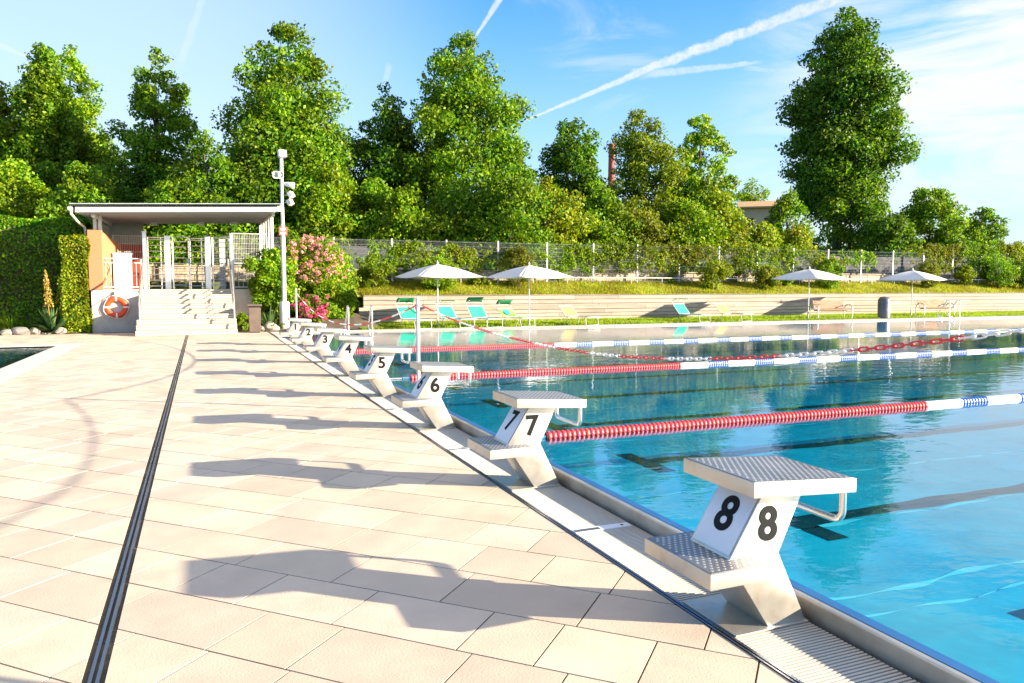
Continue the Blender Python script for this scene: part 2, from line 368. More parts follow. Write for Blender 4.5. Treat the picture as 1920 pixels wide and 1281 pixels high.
def shrub(name, px, row, Y, halfw_px, h_px, label, leaf='bright', n=40, per=70, ls=0.10, seed=1, gz0=None, group=None, cat='shrub', prof=None, stems=True, flat=0.9, inner=0.3, extra=None):
    rng = np.random.default_rng(seed)
    x, z0 = atY(px, row, Y)
    if gz0 is not None: z0 = gz0
    D = (Vector((x, Y, z0))-Vector((0, 0, H))).dot(FW)
    Rm = halfw_px/F*D; h = h_px/F*D
    root = empty(name, (x, Y, z0)); tag(root, label, cat, group)
    P, pr_ = crown_puffs([(t, r*Rm) for t, r in (prof or [(0, .45), (.25, .8), (.55, 1), (.8, .75), (1, .25)])], 0.08*h, h*0.95, n, rng, 0.26*min(Rm, h), inner, 0.2, (1, .8))
    if stems:
        mb = MB()
        for k in rng.choice(len(P), 9, replace=False):
            e = Vector(P[k]); mb.tube([(e.x*.1, e.y*.1, -.05), (e.x*.35, e.y*.35, e.z*.5), e], [.022, .015, .006], 5, caps=False)
        mb.build('stems', M['bark'], root, smooth=True, recalc=False)
    cen, nr = puffs_to_leaves(P, pr_, per, rng, flat)
    cen[:, 2] = np.maximum(cen[:, 2], 0.02)
    leaf_object('foliage', cen, nr, ls, LM[leaf], root, rng)
    if extra:
        for nm, lm, z0f, z1f, cnt, xr in extra:     # blossom heads on the outside of the foliage
            ok = (P[:, 2] > z0f*h) & (P[:, 2] < z1f*h) & (P[:, 0] > xr[0]*Rm) & (P[:, 0] < xr[1]*Rm) & (P[:, 1] < 0.35*Rm)
            S = P[ok]
            if len(S) == 0: continue
            pick = S[rng.integers(0, len(S), cnt)]+rng.normal(0, 0.16*min(Rm, h)*0.7, (cnt, 3)); pick[:, 1] -= 0.24*min(Rm, h)
            c2, n2 = puffs_to_leaves(pick, np.full(cnt, 0.075), 26, rng, 0.8, 0.5)
            leaf_object(nm, c2, n2, 0.06, LM[lm], root, rng, aspect=0.95)
    return root
def clip_poly(poly, a, b, c):
    """keep a*x+b*y<=c"""
    out = []
    for i in range(len(poly)):
        p, q = poly[i], poly[(i+1) % len(poly)]
        dp, dq = a*p[0]+b*p[1]-c, a*q[0]+b*q[1]-c
        if dp <= 0: out.append(p)
        if (dp < 0 < dq) or (dq < 0 < dp):
            t = dp/(dp-dq); out.append((p[0]+t*(q[0]-p[0]), p[1]+t*(q[1]-p[1])))
    return out
def clip_rect(poly, x0, x1, y0, y1):
    for a, b, c in ((-1, 0, -x0), (1, 0, x1), (0, -1, -y0), (0, 1, y1)):
        if len(poly) < 3: return []
        poly = clip_poly(poly, a, b, c)
    return poly if len(poly) >= 3 else []
SUN_STR = 5.0; SKY_STR = 0.095; EXPO = 1.95
SKY_TINT = (0.40, 0.79, 1.1); CLOUD = (2.95, 2.95, 2.95); HAZE = (2.35, 2.7, 2.95); HAZE_SUN = (17, 12, 8); HAZE_AMT = 0.9; HIGH_FILL = (3.6, 3.0, 2.4)
# ================================================================== SETTING
WZ = 0.08                       # water level of the big pool
PX0, PX1, PY0, PY1 = 2.55, 52.0, -4.0, 22.9
def sheet(name, polys, z, m, kind='structure'):
    mb = MB()
    for p in polys: mb.add([(q[0], q[1], z) for q in p], [tuple(range(len(p)))])
    o = mb.build(name, m); o['kind'] = kind; return o
def rect(x0, x1, y0, y1): return [(x0, y0), (x1, y0), (x1, y1), (x0, y1)]
# far land: one sheet reaching the horizon with the pool area cut out
sheet('ground', [rect(-900, -14, -900, 1500), rect(70, 1200, -900, 1500), rect(-14, 70, 33, 1500), rect(-14, 70, -900, -6)], -0.03, M['land'])
SPX0, SPX1, SPY0, SPY1 = -12.0, -3.41, 4.0, 22.2     # small pool
sheet('deck_base', [rect(-14, SPX0, -6, 33), rect(SPX0, SPX1, -6, SPY0), rect(SPX0, SPX1, SPY1, 33), rect(SPX1, 2.06, -6, 33), rect(2.06, 70, 23.0, 33), rect(52.2, 70, -6, 23.0)], -0.006, M['joint'])
# paving: every stone is its own island, laid diagonally
rng = np.random.default_rng(3)
random.seed(11)
mb = MB(); W, gap = 0.3955, 0.0042
off0 = 2.6825  # a joint line passes here along v
ca, sa = math.cos(R(-45)), math.sin(R(-45))
DECK = [(-13.9, SPX0-.5, -5.9, 27.6), (SPX0-.5, SPX1+.5, SPY1+.5, 27.6), (SPX1+.52, -0.457, -5.9, 27.6), (-0.373, 2.022, -5.9, 27.6)]
for i in range(-40, 100):
    v0 = off0+i*W-14*0; v1 = v0+W
    u = -40+random.random()
    while u < 30:
        L = random.choice([0.34, 0.41, 0.41, 0.55, 0.62, 0.68])
        q = [(u+gap, v0+gap), (u+L-gap, v0+gap), (u+L-gap, v1-gap), (u+gap, v1-gap)]
        P = [(a*ca-b*sa, a*sa+b*ca) for a, b in q]
        cx = sum(p[0] for p in P)/4; cy = sum(p[1] for p in P)/4
        if -15 < cx < 3 and -7 < cy < 29:
            for d in DECK:
                c = clip_rect(P, *d)
                if len(c) >= 3:
                    n = len(c); zz = random.uniform(-.0008, .0008)
                    mb.add([(p[0], p[1], zz) for p in c]+[(p[0], p[1], -.012) for p in c],
                           [tuple(range(n))]+[(k, (k+1) % n, (k+1) % n+n, k+n) for k in range(n)])
        u += L
struct(mb.build('pool_deck', M['tile'], recalc=True))
# slot drain along the deck
mb = MB(); mb.box(-.456, -.374, -5.9, 25.9, -.03, -.012)
d0 = struct(mb.build('drain_channel', M['dark_steel']))
mb = MB()
for x0, x1 in ((-.434, -.421), (-.407, -.394)): mb.box(x0, x1, -5.9, 25.9, -.0115, .003)
mb.build('rail', M['rail'], d0)
mb = MB()
for k in range(60): mb.box(-.449, -.381, -5+k*.5, -4.985+k*.5, -.0115, -.004)
mb.build('crossbar', M['dark_steel'], d0)
# overflow gutter: grating bars, frame, joint plates, raised lip
mb = MB(); mb.box(2.03, 2.50, PY0, PY1+.1, -.08, -.05)
gt = struct(mb.build('pool_gutter', M['gutter']))
mb = MB(); y = PY0
while y < PY1:
    mb.box(2.062, 2.468, y, y+.0118, -.026, .0); y += .0205
for x in (2.09, 2.22, 2.35, 2.44): mb.box(x, x+.008, PY0, PY1, -.03, -.0225)
mb.build('grating', M['grate'], gt)
mb = MB(); mb.box(2.026, 2.034, PY0, PY1+.1, -.05, .004); mb.box(2.046, 2.060, PY0, PY1+.1, -.05, .002)
mb.build('frame_angle', M['rail'], gt)
mb = MB()
for k in range(9):
    yy = 3.985+2.5*(k-1); mb.box(2.062, 2.452, yy, yy+.07, .0005, .004)
o = mb.build('joint_plate', M['plate'], gt)
mb = MB()
for k in range(9):
    yy = 3.985+2.5*(k-1)
    for j in range(16): mb.box(2.068+j*.011, 2.074+j*.011, yy+.012, yy+.05, .0042, .0052)
    mb.lathe([(.011, .0042), (.011, .0052)], 12, (2.40, yy+.035, 0))
mb.build('plate_slot', M['gutter'], gt)
mb = MB(); mb.bev(2.500, 2.54, PY0-.1, PY1+.1, -.3, .083, .008); mb.box(2.54, 2.57, PY0, PY1, -1.2, .072)
lip = struct(mb.build('pool_edge', M['steel_matt']))
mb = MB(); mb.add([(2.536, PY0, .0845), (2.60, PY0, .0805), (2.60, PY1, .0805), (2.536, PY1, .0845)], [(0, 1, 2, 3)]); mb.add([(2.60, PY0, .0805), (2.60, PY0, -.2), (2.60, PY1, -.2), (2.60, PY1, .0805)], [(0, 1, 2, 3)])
mb.build('sky_tinted_strip', M['sky_tinted_edge'], lip)  # sky reflection on the lip top, painted as blue
mb = MB(); mb.bev(2.49, PX1+.4, PY1+.1, PY1+.42, -1.2, .085, .008); mb.bev(PX1, PX1+.3, PY0, PY1+.1, -1.2, .085, .008)
mb.build('far_edge', M['steel_matt'], lip)
# pool basin, floor lines, seams
FZ = -0.62
mb = MB(); mb.add([(PX0, PY0, FZ), (PX1, PY0, FZ), (PX1, PY1+.1, FZ), (PX0, PY1+.1, FZ)], [(0, 1, 2, 3)])
mb.add([(PX0+.02, PY0, FZ), (PX0+.02, PY1+.1, FZ), (PX0+.02, PY1+.1, WZ), (PX0+.02, PY0, WZ)], [(0, 1, 2, 3)])
mb.add([(PX0, PY1+.09, FZ), (PX1, PY1+.09, FZ), (PX1, PY1+.09, WZ-.01), (PX0, PY1+.09, WZ-.01)], [(0, 1, 2, 3)])
mb.add([(PX0, PY0+.01, FZ), (PX1, PY0+.01, FZ), (PX1, PY0+.01, WZ-.01), (PX0, PY0+.01, WZ-.01)], [(0, 1, 2, 3)])
mb.add([(PX1-.01, PY0, FZ), (PX1-.01, PY1+.1, FZ), (PX1-.01, PY1+.1, WZ-.01), (PX1-.01, PY0, WZ-.01)], [(0, 1, 2, 3)])
bas = struct(mb.build('pool_basin', M['floor']))
def wavy(mb, x0, x1, yc, w, z, amp=.03, step=.12):
    n = int((x1-x0)/step); vs = []
    for i in range(n+1):
        x = x0+(x1-x0)*i/n
        a = amp*(math.sin(x*4.1+yc*3)+.6*math.sin(x*9.7+yc)); b = amp*(math.sin(x*3.7+yc*5+1)+.6*math.sin(x*8.3+2))
        vs += [(x, yc-w/2+a, z), (x, yc+w/2+b, z)]
    mb.add(vs, [(2*i, 2*i+2, 2*i+3, 2*i+1) for i in range(n)])
mb = MB()
for k in range(8):
    yc = 2.67+2.5*k
    wavy(mb, 5.0, 48.5, yc, .22, FZ+.004, .018)
    mb.add([(4.78, yc-.5, FZ+.004), (5.0, yc-.5, FZ+.004), (5.0, yc+.5, FZ+.004), (4.78, yc+.5, FZ+.004)], [(0, 1, 2, 3)])
mb.build('lane_line', M['pline'], bas)
SEAMS = ((0.1, .02), (3.45, .018), (3.75, .045), (5.0, .014), (6.4, .018), (8.9, .018), (11.4, .018), (13.9, .018), (16.4, .018))
mb = MB()
for yc, ww in SEAMS: wavy(mb, 2.65, 40, yc, ww, FZ+.004, .03, .1)
mb.build('floor_seam', M['seam'], bas)
# water surfaces
def watermat(name, tint, s1, s2, b):
    m = bpy.data.materials.new(name); g = NG(nt(m)); out = g.n('ShaderNodeOutputMaterial')
    pos = g.n('ShaderNodeNewGeometry').outputs['Position']
    mp = g.n('ShaderNodeMapping'); mp.inputs['Scale'].default_value = (1, 1.6, 1); mp.inputs['Rotation'].default_value = (0, 0, .5); g.put(mp.inputs[0], pos)
    h = g.math('ADD', g.math('MULTIPLY', g.noise(mp.outputs[0], s1, 2, .5, .6), 1.0), g.math('MULTIPLY', g.noise(mp.outputs[0], s2, 2, .5, .3), .34))
    patch = g.mapr(g.noise(pos, .18, 2), .35, .65, .35, 1.0)
    bp = g.n('ShaderNodeBump'); bp.inputs['Distance'].default_value = b; g.put(bp.inputs['Strength'], patch); g.put(bp.inputs['Height'], h)
    cs = g.math('ABSOLUTE', g.vmath('DOT_PRODUCT', bp.outputs[0], g.n('ShaderNodeNewGeometry').outputs['Incoming']))
    fr = g.math('ADD', g.math('MULTIPLY', g.math('POWER', g.math('SUBTRACT', 1.0, cs, clamp=True), 5.0), .98), .02)
    # light is absorbed along its slanting way through the water
    inv = g.math('DIVIDE', -1.0, g.math('MAXIMUM', cs, .07)); cx = g.n('ShaderNodeCombineColor')
    for q in range(3): g.put(cx.inputs[q], g.math('POWER', 2.71828, g.math('MULTIPLY', inv, tint[q])))
    tr = g.n('ShaderNodeBsdfTransparent'); g.put(tr.inputs[0], cx.outputs[0])
    gl = g.n('ShaderNodeBsdfGlossy'); gl.inputs['Roughness'].default_value = .015; g.put(gl.inputs['Normal'], bp.outputs[0])
    gl.inputs[0].default_value = (.96, .98, 1, 1)
    mx = g.n('ShaderNodeMixShader'); g.put(mx.inputs[0], fr)
    g.t.links.new(tr.outputs[0], mx.inputs[1]); g.t.links.new(gl.outputs[0], mx.inputs[2]); g.t.links.new(mx.outputs[0], out.inputs[0])
    return m
M['water'] = watermat('pool_water', (.52, .112, .074), 2.0, 7.0, .0056)
sheet('water', [rect(2.60, PX1-.01, PY0+.01, PY1+.09)], WZ, M['water'])
# small pool on the left
M['water2'] = watermat('dark_pool_water', (.6, .16, .14), 2.5, 9.0, .01)
sheet('small_pool_water', [rect(SPX0+.02, SPX1-.02, SPY0+.02, SPY1-.02)], -.035, M['water2'])
mb = MB()
mb.add([(SPX0, SPY0, -1.1), (SPX1, SPY0, -1.1), (SPX1, SPY1, -1.1), (SPX0, SPY1, -1.1)], [(0, 1, 2, 3)])
for a, b in (((SPX0, SPY0), (SPX1, SPY0)), ((SPX1, SPY0), (SPX1, SPY1)), ((SPX1, SPY1), (SPX0, SPY1)), ((SPX0, SPY1), (SPX0, SPY0))):
    mb.add([(a[0], a[1], -1.1), (b[0], b[1], -1.1), (b[0], b[1], -.01), (a[0], a[1], -.01)], [(0, 1, 2, 3)])
struct(mb.build('small_pool_basin', M['floor']))
mb = MB()
mb.bev(SPX1, SPX1+.50, SPY0-.5, SPY1+.48, -.05, .006, .004); mb.bev(SPX0-.5, SPX1-.003, SPY1, SPY1+.48, -.05, .006, .004); mb.bev(SPX0-.5, SPX1-.003, SPY0-.5, SPY0, -.05, .006, .004)
struct(mb.build('small_pool_coping', M['coping']))
# far paved edge in slabs, lawn, bank, bed
mb = MB(); x = 2.1
random.seed(5)
while x < 69:
    w = random.choice([.8, 1.2, 1.2, 1.6])
    for y0, y1 in ((PY1+.43, 24.6), (24.606, 26.28)): mb.bev(x, x+w-.006, y0, y1, -.02, .002+random.uniform(0, .002), .003)
    x += w
struct(mb.build('pool_path', M['coping']))
sheet('lawn', [rect(5.2, 70, 26.3, 31.2), rect(55, 70, -6, 23)], .006, M['lawn'])
def bankz(x, y): return 1.10+(y-31.3)/(33.0-31.3)*.6+.04*math.sin(x*1.3)*math.sin(y*2)
mb = MB(); nx = 150
ys = [31.25, 31.6, 32.0, 32.4, 32.8, 33.2, 33.8]
vs = [(6.0+i*66/nx, y, min(bankz(6+i*66/nx, y), 1.78)) for y in ys for i in range(nx+1)]
mb.add(vs, [(j*(nx+1)+i, j*(nx+1)+i+1, (j+1)*(nx+1)+i+1, (j+1)*(nx+1)+i) for j in range(len(ys)-1) for i in range(nx)])
struct(mb.build('grass_bank', M['bank'], smooth=True))
mb = MB(); mb.add([(-60, 33.8, 1.7), (140, 33.8, 1.7), (140, 160, 1.75), (-60, 160, 1.75)], [(0, 1, 2, 3)]); mb.add([(-60, 33.79, -.1), (140, 33.79, -.1), (140, 33.79, 1.7), (-60, 33.79, 1.7)], [(0, 1, 2, 3)])
struct(mb.build('terrain', M['land']))
# planting beds
mb = MB()
def mound(mb, x0, x1, y0, y1, h, n=14):
    vs = [(x0+(x1-x0)*i/n, y0+(y1-y0)*j/n, .004+h*math.sin(PI*min(1, j/n*1.2) if j/n*1.2 < .5 else PI/2)*min(1, 6*i/n, 6*(1-i/n))+.03*math.sin(i*2.1+j*3.3)) for j in range(n+1) for i in range(n+1)]
    mb.add(vs, [(j*(n+1)+i, j*(n+1)+i+1, (j+1)*(n+1)+i+1, (j+1)*(n+1)+i) for j in range(n) for i in range(n)])
mound(mb, 1.15, 6.4, 26.55, 33.7, .5); mound(mb, -14, -3.4, 27.7, 33.7, .12)
struct(mb.build('planting_bed', M['soil'], smooth=True))
# grass blades
def blades(name, N, fx, lm, h, rng, w=.018):
    x, y, z = fx(N, rng)
    a = rng.uniform(0, 2*PI, N); hh = h*rng.uniform(.5, 1.3, N); tx = rng.normal(0, .4, N)*hh; ty = rng.normal(0, .4, N)*hh
    dx, dy = np.cos(a)*w, np.sin(a)*w
    V = np.stack([np.stack([x-dx, y-dy, z-.01], 1), np.stack([x+dx, y+dy, z-.01], 1), np.stack([x+tx+dx*.3, y+ty+dy*.3, z+hh], 1), np.stack([x+tx-dx*.3, y+ty-dy*.3, z+hh], 1)], 1).reshape(-1, 3)
    return quads_object(name, V, LM[lm])
def fl(N, r): 
    x = 5.2+60*r.random(N)**1.5; y = r.uniform(26.33, 30.9, N); return x, y, np.full(N, .006)
tag(blades('lawn_grass', 70000, fl, 'grass', .07, rng), 'short mown green grass between the pool path and the board wall', 'grass', kind='stuff')
def fb(N, r):
    x = 6.2+60*r.random(N)**1.5; y = r.uniform(31.35, 33.2, N); return x, y, 1.10+(y-31.3)/1.7*.6
tag(blades('bank_grass', 60000, fb, 'bankgrass', .09, rng), 'dry yellowish grass covering the bank above the board wall', 'grass', kind='stuff')
# ================================================================== STARTING BLOCKS
def studs(mb, x0, x1, y0, y1, zf, pitch=.031, r=.0076, h=.0014, skip=None):
    i = 0; y = y0+pitch*.6
    while y < y1-pitch*.4:
        x = x0+pitch*(.6+(.5 if i % 2 else 0))
        while x < x1-pitch*.4:
            if not (skip and skip(x, y)):
                z = zf(x); n = 6
                vs = [(x+r*math.cos(2*PI*k/n), y+r*math.sin(2*PI*k/n), z) for k in range(n)]+[(x+r*.55*math.cos(2*PI*k/n), y+r*.55*math.sin(2*PI*k/n), z+h) for k in range(n)]
                mb.add(vs, [tuple(range(n, 2*n))]+[(k, (k+1) % n, (k+1) % n+n, k+n) for k in range(n)])
            x += pitch
        y += pitch*.8; i += 1
def make_block():
    r = empty('starting_block', (2.25, 2.67, 0)); ox, oy = 2.25, 2.67
    mb = MB(); mb.bev(2.064-ox, 2.462-ox, -.16, .22, .002, .010, .003)
    bp = mb.build('base_plate', M['steel_matt'], r)
    y0, y1 = -.14, .14
    lower = [(2.252-ox, .008), (2.462-ox, .008), (2.300-ox, .332), (2.035-ox, .332)]
    upper = [(2.035-ox, .332), (2.300-ox, .332), (2.445-ox, .632), (2.225-ox, .632)]
    mb = MB(); mb.prism([lower[0], lower[1], lower[2], upper[2], upper[3], lower[3]], y0, y1, b=.006)
    mb.build('leg', M['steel_matt'], r, smooth=True)
    # number plate lies on the slanting face towards the deck
    d = Vector((upper[3][0]-upper[0][0], 0, upper[3][1]-upper[0][1])); L = d.length; d.normalize(); n = Vector((-d.z, 0, d.x))
    a = Vector((upper[0][0], 0, upper[0][1]))
    mb = MB(); q = []
    for w in (.0015, .004):
        for s, t in ((y0+.012, .02), (y1-.012, .02), (y1-.012, L-.01), (y0+.012, L-.01)): q.append(a+d*t+n*w+Vector((0, s, 0)))
    mb.add(q, [(0, 1, 2, 3), (7, 6, 5, 4), (0, 4, 5, 1), (1, 5, 6, 2), (2, 6, 7, 3), (3, 7, 4, 0)])
    mb.build('number_plate', M['plate'], r)
    # lower step, sloped top platform
    sx0, sx1 = 1.862-ox, 2.195-ox
    mb = MB(); mb.bev(sx0, sx1, -.245, .245, .268, .334, .005)
    st = mb.build('step', M['steel_matt'], r, smooth=True)
    mb = MB(); mb.box(sx0+.008, sx1-.008, -.237, .237, .3345, .3362); mb.build('tread', M['tread'], st)
    mb = MB(); studs(mb, sx0+.012, sx1-.012, -.232, .232, lambda x: .3362); mb.build('studs', M['stud'], st)
    px0, px1, za, zb = 2.070-ox, 2.628-ox, .690, .655
    zt = lambda x: za+(zb-za)*(x-px0)/(px1-px0)
    mb = MB(); mb.prism([(px0, za-.066), (px1, zb-.062), (px1, zb), (px0, za)], -.245, .245, b=.005)
    pl = mb.build('platform', M['steel_matt'], r, smooth=True)
    mb = MB(); mb.prism([(px0+.008, za+.0003), (px1-.008, zb+.0008), (px1-.008, zb+.0022), (px0+.008, za+.0018)], -.237, .237); mb.build('tread', M['tread'], pl)
    mb = MB(); studs(mb, px0+.012, px1-.012, -.232, .232, lambda x: zt(x)+.0022); mb.build('studs', M['stud'], pl)
    # grip bar under the front of the platform
    pts = []; xx = px1-.03; zl = .455; rr = .045
    pts += [(xx, -.20, zb-.06), (xx, -.20, zl+rr)]
    for k in range(1, 6): q = k/6*PI/2; pts.append((xx, -.20+rr*(1-math.cos(q)), zl+rr*(1-math.sin(q))))
    pts += [(xx, -.20+rr, zl), (xx, .20-rr, zl)]
    for k in range(1, 6): q = k/6*PI/2; pts.append((xx, .20-rr+rr*math.sin(q), zl+rr*(1-math.cos(q))))
    pts += [(xx, .20, zl+rr), (xx, .20, zb-.06)]
    mb = MB(); mb.tube(pts, .0165, 10); mb.build('grip_bar', M['tube'], r, smooth=True)
    return r, (a, d, n, L, upper)
blk, geo = make_block()
WORDS = {8: 'nearest starting block, numbered 8, with its step at the pool corner', 7: 'starting block numbered 7, second nearest, beside the near lane rope', 6: 'starting block numbered 6, standing before the tall chain post', 5: 'starting block numbered 5, between the blocks marked 4 and 6', 4: 'starting block numbered 4, between the blocks marked 3 and 5', 3: 'starting block numbered 3, in front of the pool ladder', 2: 'starting block numbered 2, second from the flower bush', 1: 'farthest starting block, numbered 1, beside the flower bush'}
blocks = {}
for k in range(8):
    o = blk if k == 0 else copy_tree(blk)
    o.location = (2.25, 2.67+2.5*k, 0); blocks[8-k] = o
    tag(o, WORDS[8-k], 'starting block', 'steel starting blocks along the pool edge')
a, d, n, L, up = geo
for num, o in blocks.items():
    text_obj('number', str(num), .225, M['black'], o, a+d*(L*.52)+n*.0055, (0, -1, 0), d, .006)
    text_obj('number', str(num), .205, M['black'], o, Vector((2.237-2.25, -.1418, .472)), (1, 0, 0), (0, 0, 1), .006)
# ================================================================== LANE ROPES
def disc(mb, x, r, w):
    mb.lathe([(r*.45, -w*.5), (r*.93, -w*.42), (r, -w*.2), (r, w*.2), (r*.93, w*.42), (r*.45, w*.5)], 12, (x, 0, 0), 'x')
def lane_rope(yc, red_len, label, x0=2.95):
    r = empty('lane_rope', (x0, yc, WZ+.012)); tag(r, label, 'lane rope', 'lane ropes floating on the pool')
    MB().tube([(-.35, 0, .0), (0, 0, 0), (46, 0, 0)], .012, 6).build('cable', M['galv'], r, smooth=True)
    mb = MB(); mb.tube([(-.12, 0, 0), (0, 0, 0)], .018, 8); mb.build('end_sleeve', M['tube'], r); MB().bev(-.36, -.33, -.02, .02, -.03, .03, .005).build('end_bracket', M['tube'], r)
    x = 0; p = .05
    mb = MB()
    while x < red_len: disc(mb, x+p/2, .052, .030); mb.tube([(x, 0, 0), (x+p, 0, 0)], .038, 8, caps=False, mi=1); x += p
    mb.build('red_floats', [M['red'], M['pink']], r, smooth=True)
    i = 0
    while x < 44:
        mb = MB(); Ln = .6 if i % 2 == 0 else .45; e = x+Ln
        while x < e-1e-6:
            if i % 2 == 0: disc(mb, x+p/2, .047, .046); mb.tube([(x, 0, 0), (x+p, 0, 0)], .043, 8, caps=False)
            else: disc(mb, x+p/2, .052, .026); mb.tube([(x, 0, 0), (x+p, 0, 0)], .042, 8, caps=False, mi=1)
            x += p
        mb.build('white_floats' if i % 2 == 0 else 'blue_floats', M['white'] if i % 2 == 0 else [M['blue'], M['white']], r, smooth=True); i += 1
    return r
lane_rope(6.33, 4.9, 'nearest lane rope, red floats starting at the block marked 7')
lane_rope(11.28, 4.9, 'middle lane rope of red then blue and white floats, starting behind the block marked 5')
lane_rope(16.5, 4.9, 'farthest lane rope, starting behind the block marked 4 and nearest the sun loungers')
# ================================================================== CHAIN POSTS AND CHAINS
def post(x, y, h, label):
    r = empty('chain_post', (x, y, 0)); tag(r, label, 'post', 'posts holding the red and white chain')
    MB().lathe([(.022, 0), (.022, h)], 14).build('pole', M['white_metal'], r, smooth=True)
    MB().lathe([(.03, h), (.03, h+.012), (.012, h+.02), (.012, h+.035), (.004, h+.04)], 14).build('cap', M['white_metal'], r, smooth=True)
    MB().lathe([(.06, 0), (.06, .008), (.032, .012), (.032, .03)], 14).build('foot', M['steel_matt'], r, smooth=True)
    MB().tube([(0, -.022, h-.07), (0, -.05, h-.075), (0, -.05, h-.095)], .006, 6).build('hook', M['galv'], r)
    return r
pA = (2.40, 21.2); pB = (2.40, 8.78); pC = (2.40, 1.18)
post(*pA, 1.42, 'slim white chain post beside the farthest starting block'); post(*pB, 1.34, 'white chain post standing behind the block marked 6'); post(*pC, 1.58, 'white chain post at the near corner of the pool, outside the photo')
def chain(a, b, za, zb, zmin, label, runs, sc=1.0, s0=None):
    r = empty('barrier_chain', (a[0], a[1], za)); tag(r, label, 'chain', 'red and white barrier chains between the posts')
    Ly = b[1]-a[1]
    # catenary-like parabola through both ends
    def z(t):
        k = za; m = zb; lo = zmin
        A, B = math.sqrt(max(1e-4, k-lo)), math.sqrt(max(1e-4, m-lo)); s = s0 or A/(A+B)
        return lo+(k-lo)*((s-t)/s)**2 if t < s else lo+(m-lo)*((t-s)/(1-s))**2
    pts = []; t = 0; N = 4000; acc = 0; last = Vector((0, 0, 0)); pitch = .0485*sc; pts.append(last)
    for i in range(1, N+1):
        t = i/N; p = Vector((0, Ly*t, z(t)-za)); 
        if (p-pts[-1]).length >= pitch: pts.append(p)
    mb = MB(); cnt = 0; ri = 0; col = runs[0][0]; left = runs[0][1]
    def flush(mb, col):
        if mb.v: mb.build('red_links' if col == 'r' else 'white_links', M['red'] if col == 'r' else M['white'], r, smooth=True)
    for i in range(len(pts)-1):
        p, q = pts[i], pts[i+1]; c = (p+q)/2; ax = (q-p).normalized(); rl = R(45+90*(i % 2)+random.uniform(-14, 14))
        s1 = ax.orthogonal().normalized(); s2 = ax.cross(s1); side = s1*math.cos(rl)+s2*math.sin(rl)
        hl, hw = .5*pitch+.0055*sc-.016*sc+.006*sc, .0098*sc
        ring = []
        for k in range(12):
            w = 2*PI*k/12; cx = math.cos(w); ring.append(c+ax*(math.copysign(hl, cx) if abs(cx) > 1e-6 else 0)+ax*cx*.012*sc+side*math.sin(w)*hw)
        mb.tube(ring, .0040*sc, 6, closed=True)
        left -= 1
        if left == 0:
            flush(mb, col); mb = MB(); ri += 1; col, left = runs[ri % len(runs)]
    flush(mb, col)
    return r
chain((2.40, pB[1]-.05), (2.40, pC[1]+.05), 1.29, 1.425, 1.045, 'near red and white plastic chain hanging across the photo above the water', [('w', 3)]+[('r', 12), ('w', 10)]*14, .82, .53)
chain((2.40, pA[1]-.05), (2.40, pB[1]+.05), 1.34, 1.27, .80, 'far red and white chain sagging behind the low numbered blocks', [('w', 14), ('r', 14)], 1.0)
# ================================================================== ENTRANCE PAVILION
PZ = 1.41
pv = empty('entrance_pavilion', (-.4, 28, 0)); tag(pv, 'open entrance pavilion with flat metal roof above the stone stairs', 'pavilion')
def off(mb, o=(-.4, 28, 0)):
    mb.v = [(v[0]-o[0], v[1]-o[1], v[2]-o[2]) for v in mb.v]; return mb
def pb(name, m, fn, smooth=False, parent=None):
    mb = MB(); fn(mb); off(mb); o = mb.build(name, m, parent or pv, smooth); return o
def f(mb):
    mb.bev(-3.29, -1.86, 28.0, 28.3, -.05, PZ+.01, .01); mb.bev(1.05, 2.9, 28.0, 28.3, -.05, PZ+.01, .01)
    mb.box(-3.29, 2.9, 28.302, 33.6, .5, PZ)
pb('base_wall', M['concrete'], f)
def zr(x, y): return 3.80+.040*(x+3.55)+.022*(y-26.9)
RX0, RX1, RY0, RY1 = -3.50, 2.46, 26.9, 33.2
def f(mb):
    vs = [(x, y, zr(x, y)+dz) for dz in (0, .16) for x, y in ((RX0, RY0), (RX1, RY0), (RX1, RY1), (RX0, RY1))]
    mb.add(vs, [(0, 3, 2, 1), (4, 5, 6, 7), (0, 1, 5, 4), (1, 2, 6, 5), (2, 3, 7, 6), (3, 0, 4, 7)])
rf = pb('roof', M['white_metal'], f)
def f(mb):      # ribbed soffit boards
    n = 22
    for i in range(n):
        y0 = RY0+.14+(RY1-RY0-.2)*i/n; y1 = y0+(RY1-RY0-.2)/n-.09
        vs = [(x, y, zr(x, y)-dz) for dz in (.05, .002) for x, y in ((RX0+.1, y0), (RX1-.1, y0), (RX1-.1, y1), (RX0+.1, y1))]
        mb.add(vs, [(0, 3, 2, 1), (4, 5, 6, 7), (0, 1, 5, 4), (1, 2, 6, 5), (2, 3, 7, 6), (3, 0, 4, 7)])
pb('soffit', M['soffit'], f, parent=None)
def f(mb):      # corrugated sheet on top, waves seen end-on
    nn = 120; vs = []
    for i in range(nn*2+1):
        x = RX0-.12+(RX1-RX0+.24)*i/(nn*2); h = .19+(.045 if i % 2 else 0)
        vs += [(x, RY0-.12, zr(x, RY0)+h), (x, RY1+.1, zr(x, RY1)+h)]
    mb.add(vs, [(2*i, 2*i+2, 2*i+3, 2*i+1) for i in range(nn*2)])
    vs = [(x, y, zr(x, y)+dz) for dz in (.238, .262) for x, y in ((RX0-.14, RY0-.14), (RX1+.14, RY0-.14), (RX1+.14, RY1+.1), (RX0-.14, RY1+.1))]
    mb.add(vs, [(0, 3, 2, 1), (4, 5, 6, 7), (0, 1, 5, 4), (1, 2, 6, 5), (2, 3, 7, 6), (3, 0, 4, 7)])
pb('roof_sheet', M['roofsheet'], f)
